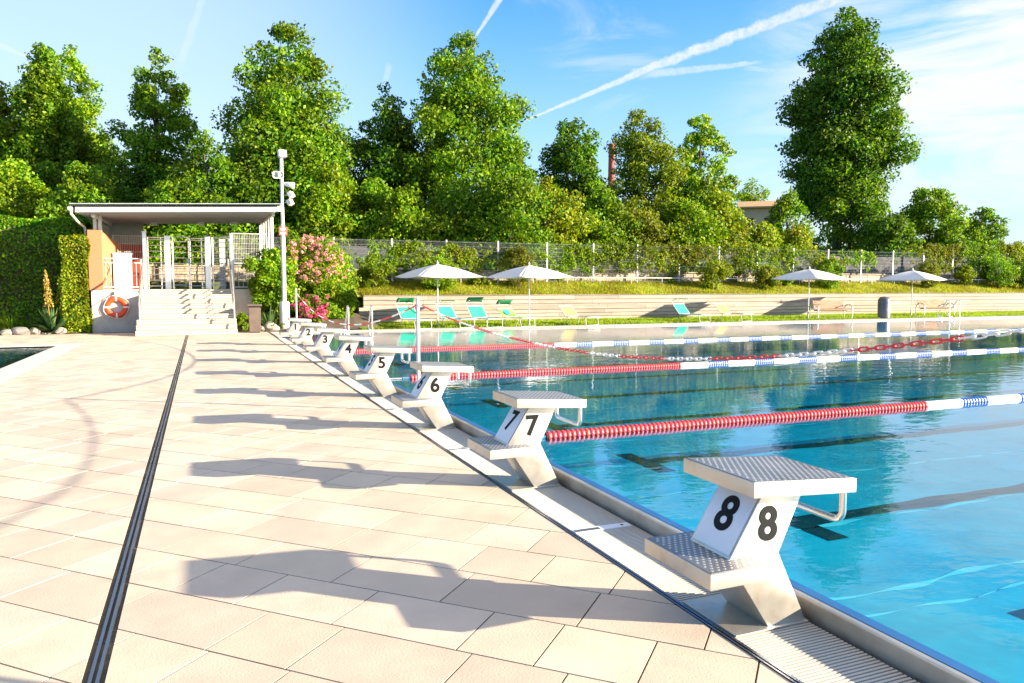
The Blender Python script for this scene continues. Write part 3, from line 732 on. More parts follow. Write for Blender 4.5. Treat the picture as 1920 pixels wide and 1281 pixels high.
def f(mb):
    mb.tube([(RX0-.14, RY0-.02, zr(RX0, RY0)+.12), (RX0-.14, RY1, zr(RX0, RY1)+.12)], .075, 8)
    mb.tube([(RX0-.13, RY0+.02, 3.92), (RX0-.12, RY0+.05, 3.74), (RX0-.04, RY0+.5, 3.58), (RX0+.08, RY0+1.3, 3.42), (RX0+.09, RY0+1.4, 3.2), (RX0+.09, RY0+1.4, .1)], .04, 10)
pb('downpipe', M['white_metal'], f, smooth=True)
for x, y in ((-3.12, 28.15), (-2.97, 28.15), (2.41, 28.2), (-3.1, 32.9), (2.36, 32.9)):
    pb('column', M['white_metal'], lambda mb: mb.bev(x-.05, x+.05, y-.05, y+.05, PZ, zr(x, y)+.05, .008))
for s in (-3.06, 2.38):
    pb('beam', M['white_metal'], lambda mb: mb.add([(x, y, zr(x, y)+dz) for dz in (-.13, -.024) for x, y in ((s-.05, 27.2), (s+.05, 27.2), (s+.05, 33), (s-.05, 33))], [(0, 3, 2, 1), (4, 5, 6, 7), (0, 1, 5, 4), (1, 2, 6, 5), (2, 3, 7, 6), (3, 0, 4, 7)]))
for k in range(4):      # upright fins of the right side screen
    y = 29.3+k*1.1
    pb('fin', M['white_metal'], lambda mb: mb.bev(2.37, 2.415, y-.012, y+.012, 2.3, zr(2.4, y)-.13, .006))
for x in (-1.55, 0.1, 1.3):
    pb('ceiling_lamp', M['white'], lambda mb: mb.bev(x-.11, x+.11, 31.6, 31.85, zr(x, 31.7)-.17, zr(x, 31.7)-.03, .01))
pb('orange_panel', M['orange'], lambda mb: (mb.bev(-3.33, -2.93, 28.0, 28.24, PZ-.02, 3.34, .006), mb.add([(-2.928, 28.02, PZ), (-2.52, 29.9, PZ), (-2.52, 29.9, 2.95), (-2.928, 28.02, 3.31), (-3.05, 28.04, PZ), (-2.64, 29.95, PZ), (-2.64, 29.95, 2.95), (-3.05, 28.04, 3.31)], [(0, 1, 2, 3), (7, 6, 5, 4), (3, 2, 6, 7), (1, 5, 6, 2), (0, 3, 7, 4)])))
pb('red_panel', M['redwall'], lambda mb: mb.bev(-3.2, -1.95, 32.2, 32.4, PZ, 3.1, .006))
pb('grey_panel', M['greypanel'], lambda mb: mb.bev(-3.2, -1.95, 32.22, 32.38, 3.105, 3.92, .006))
pb('grey_panel', M['greypanel'], lambda mb: mb.bev(-3.18, -3.08, 29.2, 32.1, 2.4, 3.7, .006))
# white cabinet on the platform
cb = empty('cabinet', (-2.42, 29.0, PZ)); tag(cb, 'white cabinet standing behind the platform railing, beside the orange panel', 'cabinet')
MB().bev(-.28, .28, -.2, .2, .04, 1.19, .012).build('case', M['white_metal'], cb); MB().box(-.26, .26, -.18, .18, 0, .04).build('plinth', M['galv'], cb)
MB().bev(-.30, .30, -.22, .22, 1.192, 1.235, .012).build('lid', M['white_metal'], cb)
MB().box(-.262, .262, -.2035, -.2005, .07, 1.16).build('door', M['plate'], cb)
MB().bev(.2, .225, -.225, -.204, .55, .68, .004).build('handle', M['galv'], cb)
# stairs: nine steps of stone slabs
sr = empty('stairs', (-.41, 28.0, 0)); tag(sr, 'pale stone stairs leading up to the turnstiles', 'stairs')
random.seed(21)
rise, going = PZ/9, .315
for k in range(9):
    y1 = 28.02; y0 = 25.36+k*going-(0 if k < 8 else 0)
    if k == 8: y0 = 28.0-.12
    y0 = 25.38+k*(28.02-.12-25.38)/8
    ext = .12 if k < 3 else .0
    xa, xb = -1.78-ext*.6, 1.04+ext*.2
    cuts = [xa]+sorted(random.sample([-1.0, -.35, .2, .62], 2))+[xb]
    mb = MB()
    for c0, c1 in zip(cuts[:-1], cuts[1:]): mb.bev(c0+.004, c1-.004, y0, 28.0, (k+1)*rise-.05, (k+1)*rise-.002, .006); mb.bev(c0+.004, c1-.004, y0+.018, 28.0, k*rise+.008, (k+1)*rise-.06, .006)
    mb.v = [(v[0]+.41, v[1]-28, v[2]) for v in mb.v]; mb.build('step', M['stair'], sr)
mb = MB(); mb.bev(-1.86, 1.02, 27.99, 29.6, PZ-.12, PZ+.004, .004); mb.v = [(v[0]+.41, v[1]-28, v[2]) for v in mb.v]; mb.build('landing', M['stair'], sr)
for x, lab in ((-1.73, 'l'), (.98, 'r')):
    r = empty('handrail', (x, 26.8, 0)); tag(r, 'steel stair handrail on the side next to the lifebuoy' if lab == 'l' else 'steel stair handrail on the side next to the brown litter bin', 'handrail', 'handrails of the stone stairs')
    MB().tube([(0, 28.08-26.8, PZ+1.08), (0, 27.95-26.8, PZ+1.03), (0, 25.62-26.8, 1.08), (0, 25.55-26.8, 1.0)], .032, 10).build('rail', M['steel_matt'], r, smooth=True)
    for y, z0, z1 in ((28.08, PZ, PZ+1.07), (26.8, .75, 1.73), (25.56, .16, 1.03)): MB().tube([(0, y-26.8, z0), (0, y-26.8, z1)], .024, 10).build('post', M['steel_matt'], r, smooth=True)
    MB().tube([(0, 28.06-26.8, PZ+.55), (0, 25.58-26.8, .6)], .014, 8).build('middle_rail', M['steel_matt'], r, smooth=True)
# railings on the platform edge and mesh gates
def railing(x0, x1, y, z0, h, label, step=.15):
    r = empty('platform_railing', (x0, y, z0)); tag(r, label, 'railing', 'white railings on the platform')
    w = x1-x0
    for z in (h, h-.14, .08): MB().tube([(0, 0, z), (w, 0, z)], .018, 8).build('rail', M['white_metal'], r, smooth=True)
    for x in (0, w): MB().tube([(x, 0, 0), (x, 0, h)], .022, 8).build('post', M['white_metal'], r, smooth=True)
    mb = MB(); n = int(w/step)
    for i in range(1, n): mb.tube([(w*i/n, 0, .08), (w*i/n, 0, h-.14)], .008, 6)
    mb.build('bars', M['white_metal'], r, smooth=True); return r
railing(-3.0, -1.80, 28.1, PZ, 1.02, 'low white railing above the lifebuoy, in front of the white cabinet')
railing(1.10, 2.75, 28.1, PZ, 1.02, 'low white railing behind the green bush, beside the right turnstile')
def mesh_gate(x0, x1, y, z0, z1, label):
    r = empty('mesh_screen', (x0, y, z0)); tag(r, label, 'mesh screen', 'mesh screens beside the turnstiles'); w, h = x1-x0, z1-z0
    MB().tube([(0, 0, 0), (w, 0, 0), (w, 0, h), (0, 0, h)], .025, 8, closed=True).build('frame', M['white_metal'], r)
    mb = MB(); n = int(w/.055)
    for i in range(1, n): mb.tube([(w*i/n, 0, 0), (w*i/n, 0, h)], .0045, 4)
    for k in range(1, 6): mb.tube([(0, 0, h*k/6), (w, 0, h*k/6)], .005, 4)
    mb.build('wires', M['white_metal'], r); return r
mesh_gate(1.02, 2.28, 29.2, 2.35, 3.42, 'high mesh panel beside the right turnstile under the roof edge')
mesh_gate(-2.75, -1.72, 29.6, 1.6, 3.28, 'mesh panel in front of the red wall, beside the left turnstile')
def turnstile(x, word, label):
    r = empty('turnstile', (x, 29.0, PZ)); tag(r, label, 'turnstile', 'full height turnstiles at the top of the stairs'); h = 1.86
    MB().bev(-.092, .092, -.13, .13, 0, h, .012).build('sign_post', M['steel'], r)
    sp = MB().bev(-.085, .085, -.142, -.1315, .95, 1.62, .004).build('sign', M['plate'], r)
    text_obj('lettering', word, .135, mat('teal_lettering', (.015, .10, .12), .5, var=.05, bump=0) if 'teal_lettering' not in bpy.data.materials else bpy.data.materials['teal_lettering'], sp, (0, -.1435, 1.285), (0, 0, 1), (-1, 0, 0), .003)
    # gate hoop on the right of the post
    pts = [(.17, 0, 0), (.17, 0, h-.03), (.62, 0, h-.03)]
    for k in range(1, 6): q = k/5*PI/2; pts.append((.62+.11*math.sin(q), 0, h-.14+.11*math.cos(q)))
    pts.append((.73, 0, 0)); MB().tube(pts, .028, 10).build('hoop', M['tube'], r, smooth=True)
    MB().bev(.60, .70, -.06, .06, .85, 1.08, .01).build('lock_box', M['greypanel'], r)
    for k in range(9): MB().tube([(.17, -.02, .15+k*.19), (.60, -.02, .15+k*.19)], .017, 8).build('bar', M['tube'], r, smooth=True)
    # curved cage on the left with its own bars
    for s in (-.62, -.2): MB().tube([(s, .05, 0), (s, .05, h-.06)], .024, 10).build('cage_post', M['tube'], r, smooth=True)
    for k in range(9):
        MB().tube([(-.62, .05, .12+k*.2), (-.5, -.12, .12+k*.2), (-.3, -.16, .12+k*.2), (-.11, -.1, .12+k*.2)], .015, 8).build('cage_bar', M['tube'], r, smooth=True)
    MB().box(-.62, .73, -.1, .1, h-.01, h+.03).build('head_beam', M['steel'], r) if False else None
    MB().tube([(-.62, .05, h-.06), (-.11, .05, h-.06)], .026, 8).build('top_bar', M['tube'], r, smooth=True)
    return r
turnstile(-1.02, 'EINGANG', 'left turnstile, in front of the dark opening, sign on its post')
turnstile(.28, 'AUSGANG', 'right turnstile, next to the mesh panel, sign on its post')
for x, lab in ((-1.72, 'square steel gate post at the top of the left handrail'), (1.07, 'square steel gate post at the top of the right handrail')):
    r = empty('gate_post', (x, 28.75, PZ)); tag(r, lab, 'post', 'gate posts of the turnstiles')
    MB().bev(-.06, .06, -.06, .06, 0, 1.95, .008).build('shaft', M['steel'], r); MB().bev(-.082, .082, -.082, .082, 1.951, 1.975, .006).build('cap', M['steel'], r)
def stone_wall(name, x0, x1, y, z0, z1, label, ny=None, seed=3):
    random.seed(seed); mb = MB(); z = z0
    while z < z1-.02:
        hh = min(random.uniform(.15, .24), z1-z); x = x0
        while x < x1:
            w = random.uniform(.3, .75); mb.bev(x+.004, min(x+w, x1)-.004, y+random.uniform(-.025, .01), y+.28, z+.004, z+hh-.003, .018); x += w
        z += hh
    r = empty(name, ((x0+x1)/2, y, z0)); tag(r, label, 'wall')
    mb.v = [(v[0]-(x0+x1)/2, v[1]-y, v[2]-z0) for v in mb.v]; mb.build('masonry', M['stone'], r)
    MB().bev(-(x1-x0)/2, (x1-x0)/2, -.05, .31, z1-z0+.001, z1-z0+.06, .01).build('capping', M['stone'], r); return r
stone_wall('stone_wall', -3.0, 3.4, 34.3, 1.4, 2.35, 'low rough stone wall seen through the turnstiles')
lv = empty('tall_panel_post', (.82, 31.2, PZ)); tag(lv, 'pale grey upright panel standing behind the right turnstile', 'panel')
MB().bev(-.1, .1, -.06, .06, 0, 1.9, .01).build('shaft', M['white_metal'], lv); MB().bev(-.14, .14, -.1, .1, 0, .02, .004).build('foot', M['galv'], lv)
# lifebuoy on the wall
lb = empty('lifebuoy', (-2.56, 27.93, .83)); tag(lb, 'orange lifebuoy with white bands hanging on the concrete wall', 'lifebuoy')
def torus(mb, Rr, r, a0=0, a1=2*PI, n=48, m=14, sx=1.0):
    full = abs(a1-a0-2*PI) < 1e-6; nn = n if full else n+1; vs = []
    for i in range(nn):
        a = a0+(a1-a0)*i/n
        for k in range(m):
            q = 2*PI*k/m; rr = Rr+r*math.cos(q); vs.append((rr*math.cos(a), r*.75*math.sin(q), rr*math.sin(a)))
    fs = [(i*m+k, i*m+(k+1) % m, ((i+1) % nn)*m+(k+1) % m, ((i+1) % nn)*m+k) for i in range(nn if full else n) for k in range(m)]
    mb.add(vs, fs)
mb = MB(); torus(mb, .275, .088); mb.build('ring', M['lifered'], lb, smooth=True)
for a in (0, PI/2, PI, 1.5*PI):
    mb = MB(); torus(mb, .275, .091, a-.09, a+.09, 4); mb.build('band', M['white'], lb, smooth=True)
mb = MB(); mb.tube([(.375*math.cos(a)*(1+.05*math.sin(4*a)), -.03, .375*math.sin(a)*(1+.05*math.sin(4*a))) for a in [2*PI*i/40 for i in range(40)]], .009, 6, closed=True); mb.build('rope', M['white'], lb, smooth=True)
MB().bev(-.05, .05, -.02, .068, .33, .52, .01).build('bracket', M['white'], lb)
# brown litter bin beside the stairs
bn = empty('litter_bin', (1.62, 26.1, 0)); tag(bn, 'brown square litter bin with overhanging lid beside the stairs', 'litter bin')
MB().prism([(-.17, .03), (.17, .03), (.19, .82), (-.19, .82)], -.18, .18, b=.012).build('body', M['brownbin'], bn)
MB().bev(-.225, .225, -.22, .22, .87, .93, .012).build('lid', M['brownbin'], bn)
MB().box(-.16, .16, -.15, .15, .82, .87).build('opening', M['gutter'], bn)
MB().box(-.15, .15, -.15, .15, 0, .03).build('foot', M['gutter'], bn)
# ================================================================== LOUDSPEAKER POLE
lp = empty('lamp_pole', (2.66, 27.0, 0)); tag(lp, 'tall pale pole carrying floodlights and loudspeakers beside the pavilion', 'lamp pole')
MB().lathe([(.17, 0), (.17, .95), (.15, .99), (.075, 1.0)], 20).build('sleeve', M['white_metal'], lp, smooth=True)
MB().lathe([(.075, .95), (.075, 3.6), (.058, 3.66), (.058, 5.9)], 16).build('shaft', M['white_metal'], lp, smooth=True)
def floodlight(z, az, tilt, parent, w=.26, hh=.2, dx=0.):
    f_ = empty('floodlight', (dx, -.05, z)); f_.parent = parent
    f_.rotation_euler = (tilt, 0, az)
    mb = MB(); mb.bev(-w/2, w/2, -.09, .07, -hh/2, hh/2, .02); b = mb.build('housing', M['galv'], f_)
    return b
def add_flood(z, az, tilt, dx, w=.23, hh=.17, dy=-.1):
    mb = MB(); mb.bev(-w/2, w/2, -.1, .05, -hh/2, hh/2, .02)
    rot = Matrix.Rotation(az, 4, 'Z') @ Matrix.Rotation(tilt, 4, 'X'); T = Matrix.Translation((dx, dy, z)) @ rot
    mb.v = [tuple(T @ Vector(v)) for v in mb.v]; h = mb.build('floodlight', M['white_metal'], lp)
    mb = MB(); mb.box(-w/2+.025, w/2-.025, -.108, -.1015, -hh/2+.025, hh/2-.025); mb.v = [tuple(T @ Vector(v)) for v in mb.v]; mb.build('lens', M['glass_lamp'], h)
    mb = MB(); mb.tube([(0, 0, z), (dx*.9, dy*.8, z)], .015, 6); mb.build('bracket', M['galv'], h)
add_flood(5.98, R(15), R(-12), .02, .27, .24, -.06)
add_flood(4.62, R(62), R(-32), .27, .26, .2, -.05)
add_flood(4.36, R(55), R(-30), .24, .22, .19, -.05)
def horn(z, az, tilt, dx, dy, w, h, L):
    T = Matrix.Translation((dx, dy, z)) @ Matrix.Rotation(az, 4, 'Z') @ Matrix.Rotation(tilt, 4, 'X')
    def rr(w, h, y, n=5, r=.05):
        o = []
        for cx, cz, a0 in ((w/2-r, h/2-r, 0), (-w/2+r, h/2-r, PI/2), (-w/2+r, -h/2+r, PI), (w/2-r, -h/2+r, 1.5*PI)):
            for k in range(n): q = a0+k/(n-1)*PI/2; o.append((cx+r*math.cos(q), y, cz+r*math.sin(q)))
        return o
    rings = [rr(w*.3, h*.4, L*.55, r=.03), rr(w*.75, h*.75, 0, r=.04), rr(w, h, -L*.5), rr(w*.98, h*.98, -L*.52), rr(w*.86, h*.82, -L*.5), rr(w*.4, h*.4, -L*.05, r=.03)]
    n = len(rings[0]); vs = [v for r_ in rings for v in r_]
    fs = [(i*n+k, i*n+(k+1) % n, (i+1)*n+(k+1) % n, (i+1)*n+k) for i in range(len(rings)-1) for k in range(n)]+[tuple(range(n)), tuple(range((len(rings)-1)*n, len(rings)*n))]
    mb = MB(); mb.add(vs, fs); mb.v = [tuple(T @ Vector(v)) for v in mb.v]; hd = mb.build('loudspeaker', M['white'], lp, smooth=True)
    mb = MB(); mb.lathe([(.03, -.0), (.10, -.05), (.11, -.07), (.06, -.09), (.02, -.12)], 16, (0, -L*.22, 0), 'y'); mb.v = [tuple(T @ Vector(v)) for v in mb.v]; mb.build('diaphragm', M['galv'], hd, smooth=True)
    mb = MB(); mb.tube([(0, 0, z-.05), (dx*.8, dy*.4, z-.05)], .018, 6); mb.build('bracket', M['galv'], hd)
horn(5.24, R(-12), 0, -.11, -.19, .35, .24, .30)
horn(4.97, R(70), R(12), .23, -.05, .27, .21, .31)
mb = MB(); mb.bev(-.17, -.06, -.09, .05, 4.05, 4.26, .01); mb.build('junction_box', M['white_metal'], lp)
sg = MB().bev(-.13, .14, -.088, -.08, 3.25, 3.53, .003).build('warning_sign', M['signred'], lp)
mb = MB()
for zc in (3.455, 3.32): mb.lathe([(.001, 0), (.001, .002)], 4, (0, -.0905, zc), 'y')
mb = MB()
for zc, ww in ((3.455, .085), (3.32, .09)):
    vs = [(.005+ww*math.cos(2*PI*k/20), -.0892, zc+.042*math.sin(2*PI*k/20)) for k in range(20)]; mb.add(vs, [tuple(range(20))])
mb.build('sign_mark', M['white'], sg)
# ================================================================== BOARD WALL
bw = empty('board_wall', (7, 31, 0)); tag(bw, 'long low terrace wall of weathered boards with a seat step', 'board wall')
def boards(name, x0, x1, y0, y1, z0, z1, n, seed):
    random.seed(seed); mb = MB(); hh = (z1-z0)/n
    for i in range(n):
        x = x0
        while x < x1:
            w = random.uniform(1.8, 3.6); e = min(x+w, x1); mb.bev(x+.003, e-.003, y0+random.uniform(0, .006), y1, z0+i*hh+.009, z0+(i+1)*hh-.009, .008); x = e
    mb.v = [(v[0]-7, v[1]-31, v[2]) for v in mb.v]; return mb.build(name, M['wood'], bw)
boards('lower_boards', 5.95, 70, 30.75, 31.08, .0, .655, 4, 1); boards('upper_boards', 6.2, 70, 31.1, 31.35, .0, 1.12, 6, 2)
o = boards('top_board', 6.2, 70, 31.08, 31.42, 1.122, 1.16, 1, 3); 
# ================================================================== FENCE
FY = 33.0
fxs = [-1.0+0*i for i in range(0)]
pxs = [640-82, 640-2, 735, 838, 937, 1030, 1118, 1202, 1281, 1357, 1432, 1498, 1563, 1626, 1682, 1738, 1790, 1838, 1885, 1932]
x_first = atY(735, 500, FY)[0]; x_last = atY(1838, 500, FY)[0]; stp = (x_last-x_first)/15
posts = [x_first+stp*i for i in range(-3, 18)]
fe = empty('mesh_fence', (posts[0], FY, 1.7)); tag(fe, 'long grey steel mesh fence along the top of the grass bank', 'fence')
pmesh = None
for i, x in enumerate(posts):
    if pmesh is None:
        mb = MB(); mb.bev(-.035, .035, -.03, .03, -.05, 1.93, .006); p = mb.build('post', M['galv'], fe); pmesh = p
    else: p = pmesh.copy(); C.objects.link(p); p.parent = fe
    p.location = (x-posts[0], 0, 0)
w = stp
mb = MB(); n = int(w/.055)
for i in range(n+1): mb.tube([(.05+(w-.1)*i/n, -.03, .06), (.05+(w-.1)*i/n, -.03, 1.88)], .0026, 4)
for k in range(10): mb.tube([(0, -.037, .08+k*.195), (w, -.037, .08+k*.195)], .004, 4)
wm = mb.build('mesh_panel', M['galv'], fe)
for i in range(len(posts)-1):
    q = wm if i == 0 else wm.copy()
    if i: C.objects.link(q); q.parent = fe
    q.location = (posts[i]-posts[0], 0, 0)
stone_wall('stone_wall', 5.5, 62, 33.35, 1.6, 2.22, 'long low rough stone wall behind the mesh fence', seed=8)
gr = empty('guard_rail', (13, 32.8, 1.62)); tag(gr, 'low white rail in front of the mesh fence', 'rail')
MB().tube([(-2, 0, .33), (43, 0, .33)], .022, 8).build('bar', M['white_metal'], gr, smooth=True)
for k in range(26): MB().tube([(-2+k*1.8, 0, -.05), (-2+k*1.8, 0, .33)], .018, 6).build('support', M['white_metal'], gr, smooth=True)
gw = empty('grey_board_wall', (30, 36.5, 1.7)); tag(gw, 'dark grey board wall standing behind the mesh fence', 'wall')
mb = MB()
for k in range(26): mb.bev(-27+k*2.5, -24.51+k*2.5, 0, .08, 0, 1.75, .01)
mb.build('boards', M['greywall'], gw)
mb = MB()
for k in range(27): mb.bev(-27.07+k*2.5, -26.93+k*2.5, -.08, -.002, 0, 1.8, .01)
mb.build('posts', M['greywall'], gw)
# ================================================================== PARASOLS
def make_parasol():
    r = empty('parasol', (0, 0, 0)); hw, z0, z1 = 1.22, 1.86, 2.32
    bm = bmesh.new(); n = 10; grid = {}
    mb = MB(); vs = []; fs = []
    for s in range(4):      # four gores, slightly sagging between the ribs
        a0 = s*PI/2+PI/4; A = Vector((math.cos(a0), math.sin(a0), 0))*hw*1.414; B = Vector((math.cos(a0+PI/2), math.sin(a0+PI/2), 0))*hw*1.414; b = len(vs)
        for i in range(n+1):
            t = i/n
            for j in range(n+1):
                u = j/n; p = A.lerp(B, u)*t; sag = -.05*math.sin(PI*u)*t
                vs.append((p.x, p.y, z1+(z0-z1)*t+.05*math.sin(PI*t)+sag))
        fs += [(b+i*(n+1)+j, b+i*(n+1)+j+1, b+(i+1)*(n+1)+j+1, b+(i+1)*(n+1)+j) for i in range(n) for j in range(n)]
    bm.free(); mb.add(vs, fs); c = mb.build('canopy', M['canvas'], r, smooth=True, recalc=False)
    sm = c.modifiers.new('thick', 'SOLIDIFY'); sm.thickness = .006
    for s in range(4):
        a0 = s*PI/2+PI/4; e = Vector((math.cos(a0), math.sin(a0), 0))*hw*1.40
        MB().tube([(0, 0, z1-.06), (e.x*.5, e.y*.5, (z0+z1)/2+.0), (e.x, e.y, z0-.012)], .010, 6).build('rib', M['white_metal'], r, smooth=True)
        MB().tube([(0, 0, z0-.12), (e.x*.45, e.y*.45, (z0+z1)/2+.01)], .008, 6).build('strut', M['white_metal'], r, smooth=True)
    MB().lathe([(.022, 0), (.022, z1+.02)], 12).build('pole', M['white_metal'], r, smooth=True)
    MB().lathe([(.03, z1+.03), (.04, z1+.06), (.02, z1+.09), (.026, z1+.11), (.006, z1+.14)], 12).build('finial', M['white'], r, smooth=True)
    MB().lathe([(.034, z0-.18), (.034, z0-.08)], 12).build('slider', M['white_metal'], r, smooth=True)
    MB().lathe([(.18, 0), (.18, .012), (.035, .02), (.035, .3)], 16).build('ground_socket', M['galv'], r, smooth=True)
    return r
pr = make_parasol()
PS = [(821, 615.5, 'leftmost cream parasol, standing between the first two teal sun loungers'), (992, 614, 'cream parasol standing beside the green patterned sun lounger'), (1515, 600, 'cream parasol standing at the bench nearer the grey bin, left of the bin'), (1708, 596, 'rightmost cream parasol, standing right of the grey litter bin')]
YP = [26.75, 26.75, 27.2, 27.6]
for i, (px, row, lab) in enumerate(PS):
    o = pr if i == 0 else copy_tree(pr)
    o.location = (atY(px, row, YP[i])[0], YP[i], 0); o.rotation_euler = (0, 0, R(6+5*i)); tag(o, lab, 'parasol', 'cream parasols on the lawn')
# ================================================================== SUN LOUNGERS
def make_lounger(fab, hood, hoodfab, recline=48, pattern=False, hood_flat=False):
    r = empty('sun_lounger', (0, 0, 0)); w = .34; zs = .33
    q = R(recline); bl = .58; hy, hz = .25, zs       # hinge
    by, bz = hy+bl*math.cos(q), hz+bl*math.sin(q)
    mb = MB()
    for s in (-w, w): mb.tube([(s, -.95, zs), (s, hy, zs)], .016, 8)
    for y in (-.95, hy): mb.tube([(-w, y, zs), (w, y, zs)], .016, 8)
    mb.build('seat_frame', M['white_metal'], r, smooth=True)
    mb = MB()
    for s in (-w, w): mb.tube([(s, hy, hz), (s, by, bz)], .016, 8)
    mb.tube([(-w, by, bz), (w, by, bz)], .016, 8); mb.build('back_frame', M['white_metal'], r, smooth=True)
    for y, dy in ((-.82, -.06), (.18, .1)):
        mb = MB(); mb.tube([(-w, y, zs), (-w+.02, y+dy, .012), (w-.02, y+dy, .012), (w, y, zs)], .015, 8); mb.build('leg', M['white_metal'], r, smooth=True)
    def cloth(pts, name, m, x=w-.012, sag=.03):
        vs = []; n = 8
        for (y, z, sg) in pts:
            for i in range(n+1): u = i/n*2-1; vs.append((u*x, y, z-sg*(1-u*u)))
        k = len(pts); mb = MB(); mb.add(vs, [(a*(n+1)+i, a*(n+1)+i+1, (a+1)*(n+1)+i+1, (a+1)*(n+1)+i) for a in range(k-1) for i in range(n)])
        o = mb.build(name, m, r, smooth=True, recalc=False); sm = o.modifiers.new('thick', 'SOLIDIFY'); sm.thickness = .005; return o
    cloth([(-.94+.118*i, zs, .03*math.sin(PI*i/10)) for i in range(11)], 'seat', fab)
    b = cloth([(hy+(by-hy)*i/8, hz+(bz-hz)*i/8, .03*math.sin(PI*i/8)) for i in range(9)], 'backrest', fab)
    if pattern:
        nrm = Vector((0, -math.sin(q), math.cos(q))); tv = Vector((0, math.cos(q), math.sin(q))); c0 = Vector((0, hy, hz))+tv*.34+nrm*.003
        mb = MB(); mb.add([c0+Vector((-.13, 0, 0))-tv*.16, c0+Vector((.11, 0, 0))-tv*.16, c0+Vector((.15, 0, 0))+tv*.17, c0+Vector((-.10, 0, 0))+tv*.17], [(0, 1, 2, 3)]); mb.build('print', M['skyblue'], b)
    if hood:
        hx = w+.01; hy2, hz2 = by+.06, bz+.20
        mb = MB()
        for s in (-hx, hx): mb.tube([(s, by-.08, bz-.09), (s, hy2-.02, hz2-.05), (s, hy2-(.30 if not hood_flat else .36), hz2+(.02 if not hood_flat else .03))], .010, 6)
        mb.tube([(-hx, hy2-.02, hz2-.05), (hx, hy2-.02, hz2-.05)], .009, 6); mb.build('hood_frame', M['white_metal'], r, smooth=True)
        if hood_flat: cloth([(hy2-.02, hz2, 0), (hy2-.2, hz2+.012, .004), (hy2-.36, hz2+.03, 0)], 'sunshade', hoodfab, hx, .01)
        else: cloth([(hy2-.02, hz2-.05, 0), (hy2-.09, hz2+.07, .004), (hy2-.20, hz2+.14, 0)], 'sunshade', hoodfab, hx, .01)
    return r
LA = make_lounger(M['teal'], True, M['shaded_green']); LB = make_lounger(M['teal'], True, M['shaded_green'], hood_flat=True)
LC = make_lounger(M['lime'], True, M['shaded_green'], 33, True); LD = make_lounger(M['yellow'], False, None, 44)
used = set()
LG = [(LA, 772, 26.9, 'leftmost sun lounger, teal with a shade-darkened green sunshade, half behind a white post'), (LB, 848, 26.9, 'teal sun lounger standing just right of the leftmost parasol pole'), (LA, 903, 26.9, 'teal sun lounger with a shade-darkened green sunshade, beside the green patterned one'), (LC, 962, 27.0, 'green patterned sun lounger with a blue print, lower back than the rest'), (LD, 1078, 26.8, 'yellow sun lounger standing alone without a sunshade'), (LB, 1288, 27.3, 'teal sun lounger beside the right yellow one, far from the other teal ones'), (LD, 1366, 27.3, 'yellow sun lounger beside a teal one, right of the lone yellow one')]
for src, px, Y, lab in LG:
    o = src if src.name not in used else copy_tree(src); used.add(src.name)
    o.location = (atY(px, 600, Y)[0], Y-.15, 0.0); o.rotation_euler = (0, 0, R(14+random.uniform(-4, 4))); tag(o, lab, 'sun lounger', 'sun loungers along the pool path')
# ================================================================== BENCHES AND GREY BIN
def make_bench():
    r = empty('park_bench', (0, 0, 0)); w = .92
    for s in (-w, w):
        mb = MB(); pts = [(s, -.30, 0), (s, -.30, .46)]
        for k in range(1, 12): q = PI-k/12*PI; pts.append((s, -.02+.28*math.cos(q), .46+.22*math.sin(q)))
        pts += [(s, .26, .46), (s, .26, 0)]; mb.tube(pts, .026, 10); mb.build('arm_frame', M['tube'], r, smooth=True)
        MB().tube([(s*.86, .12, .40), (s*.86, .30, .85)], .018, 8).build('back_support', M['tube'], r, smooth=True)
    MB().tube([(-w, .0, .39), (w, .0, .39)], .02, 8).build('crossbar', M['tube'], r, smooth=True)
    for k in range(5): MB().bev(-w+.03, w-.03, -.28+k*.085, -.21+k*.085, .41, .44, .006).build('seat_slat', M['wood2'], r)
    for k in range(4):
        mb = MB(); mb.bev(-w+.10, w-.10, -.012, .012, -.04, .04, .006); T = Matrix.Translation((0, .17+k*.035, .52+k*.095)) @ Matrix.Rotation(R(-20), 4, 'X'); mb.v = [tuple(T @ Vector(v)) for v in mb.v]; mb.build('back_slat', M['wood2'], r)
    return r
b0 = make_bench()
for i, (px, Y, lab) in enumerate(((1558, 27.0, 'wooden bench with curved steel arms left of the grey litter bin'), (1752, 27.5, 'wooden bench with curved steel arms right of the grey litter bin, by a pool ladder'))):
    o = b0 if i == 0 else copy_tree(b0)
    o.location = (atY(px, 597, Y)[0], Y, 0.004); o.rotation_euler = (0, 0, R(-8)); tag(o, lab, 'bench', 'benches on the lawn')
gb = empty('litter_bin', (atY(1657, 597, 26.5)[0], 26.5, 0)); tag(gb, 'grey cylindrical litter bin with a domed top between two benches', 'litter bin')
MB().lathe([(.26, .02), (.28, .04), (.285, .72), (.275, .735)], 28).build('body', M['bingrey'], gb, smooth=True)
MB().lathe([(.285, .74), (.285, .80), (.27, .90), (.22, .98), (.13, 1.03), (.02, 1.045)], 28).build('dome', M['bingrey'], gb, smooth=True)
mb = MB()
for zz, hh in ((.845, .055),):
    vs = []
    for i in range(9):
        a = R(-62+i*7.5-18); e = .055*math.sin(PI*i/8)
        for s in (-1, 1): rr = .29-(.012 if s > 0 else 0.0); vs.append((rr*math.cos(a), rr*math.sin(a), zz+s*e))
    mb.add(vs, [(2*i, 2*i+2, 2*i+3, 2*i+1) for i in range(8)])
mb.build('slot', M['black'], gb)
MB().lathe([(.24, 0), (.24, .02)], 20).build('foot', M['gutter'], gb)
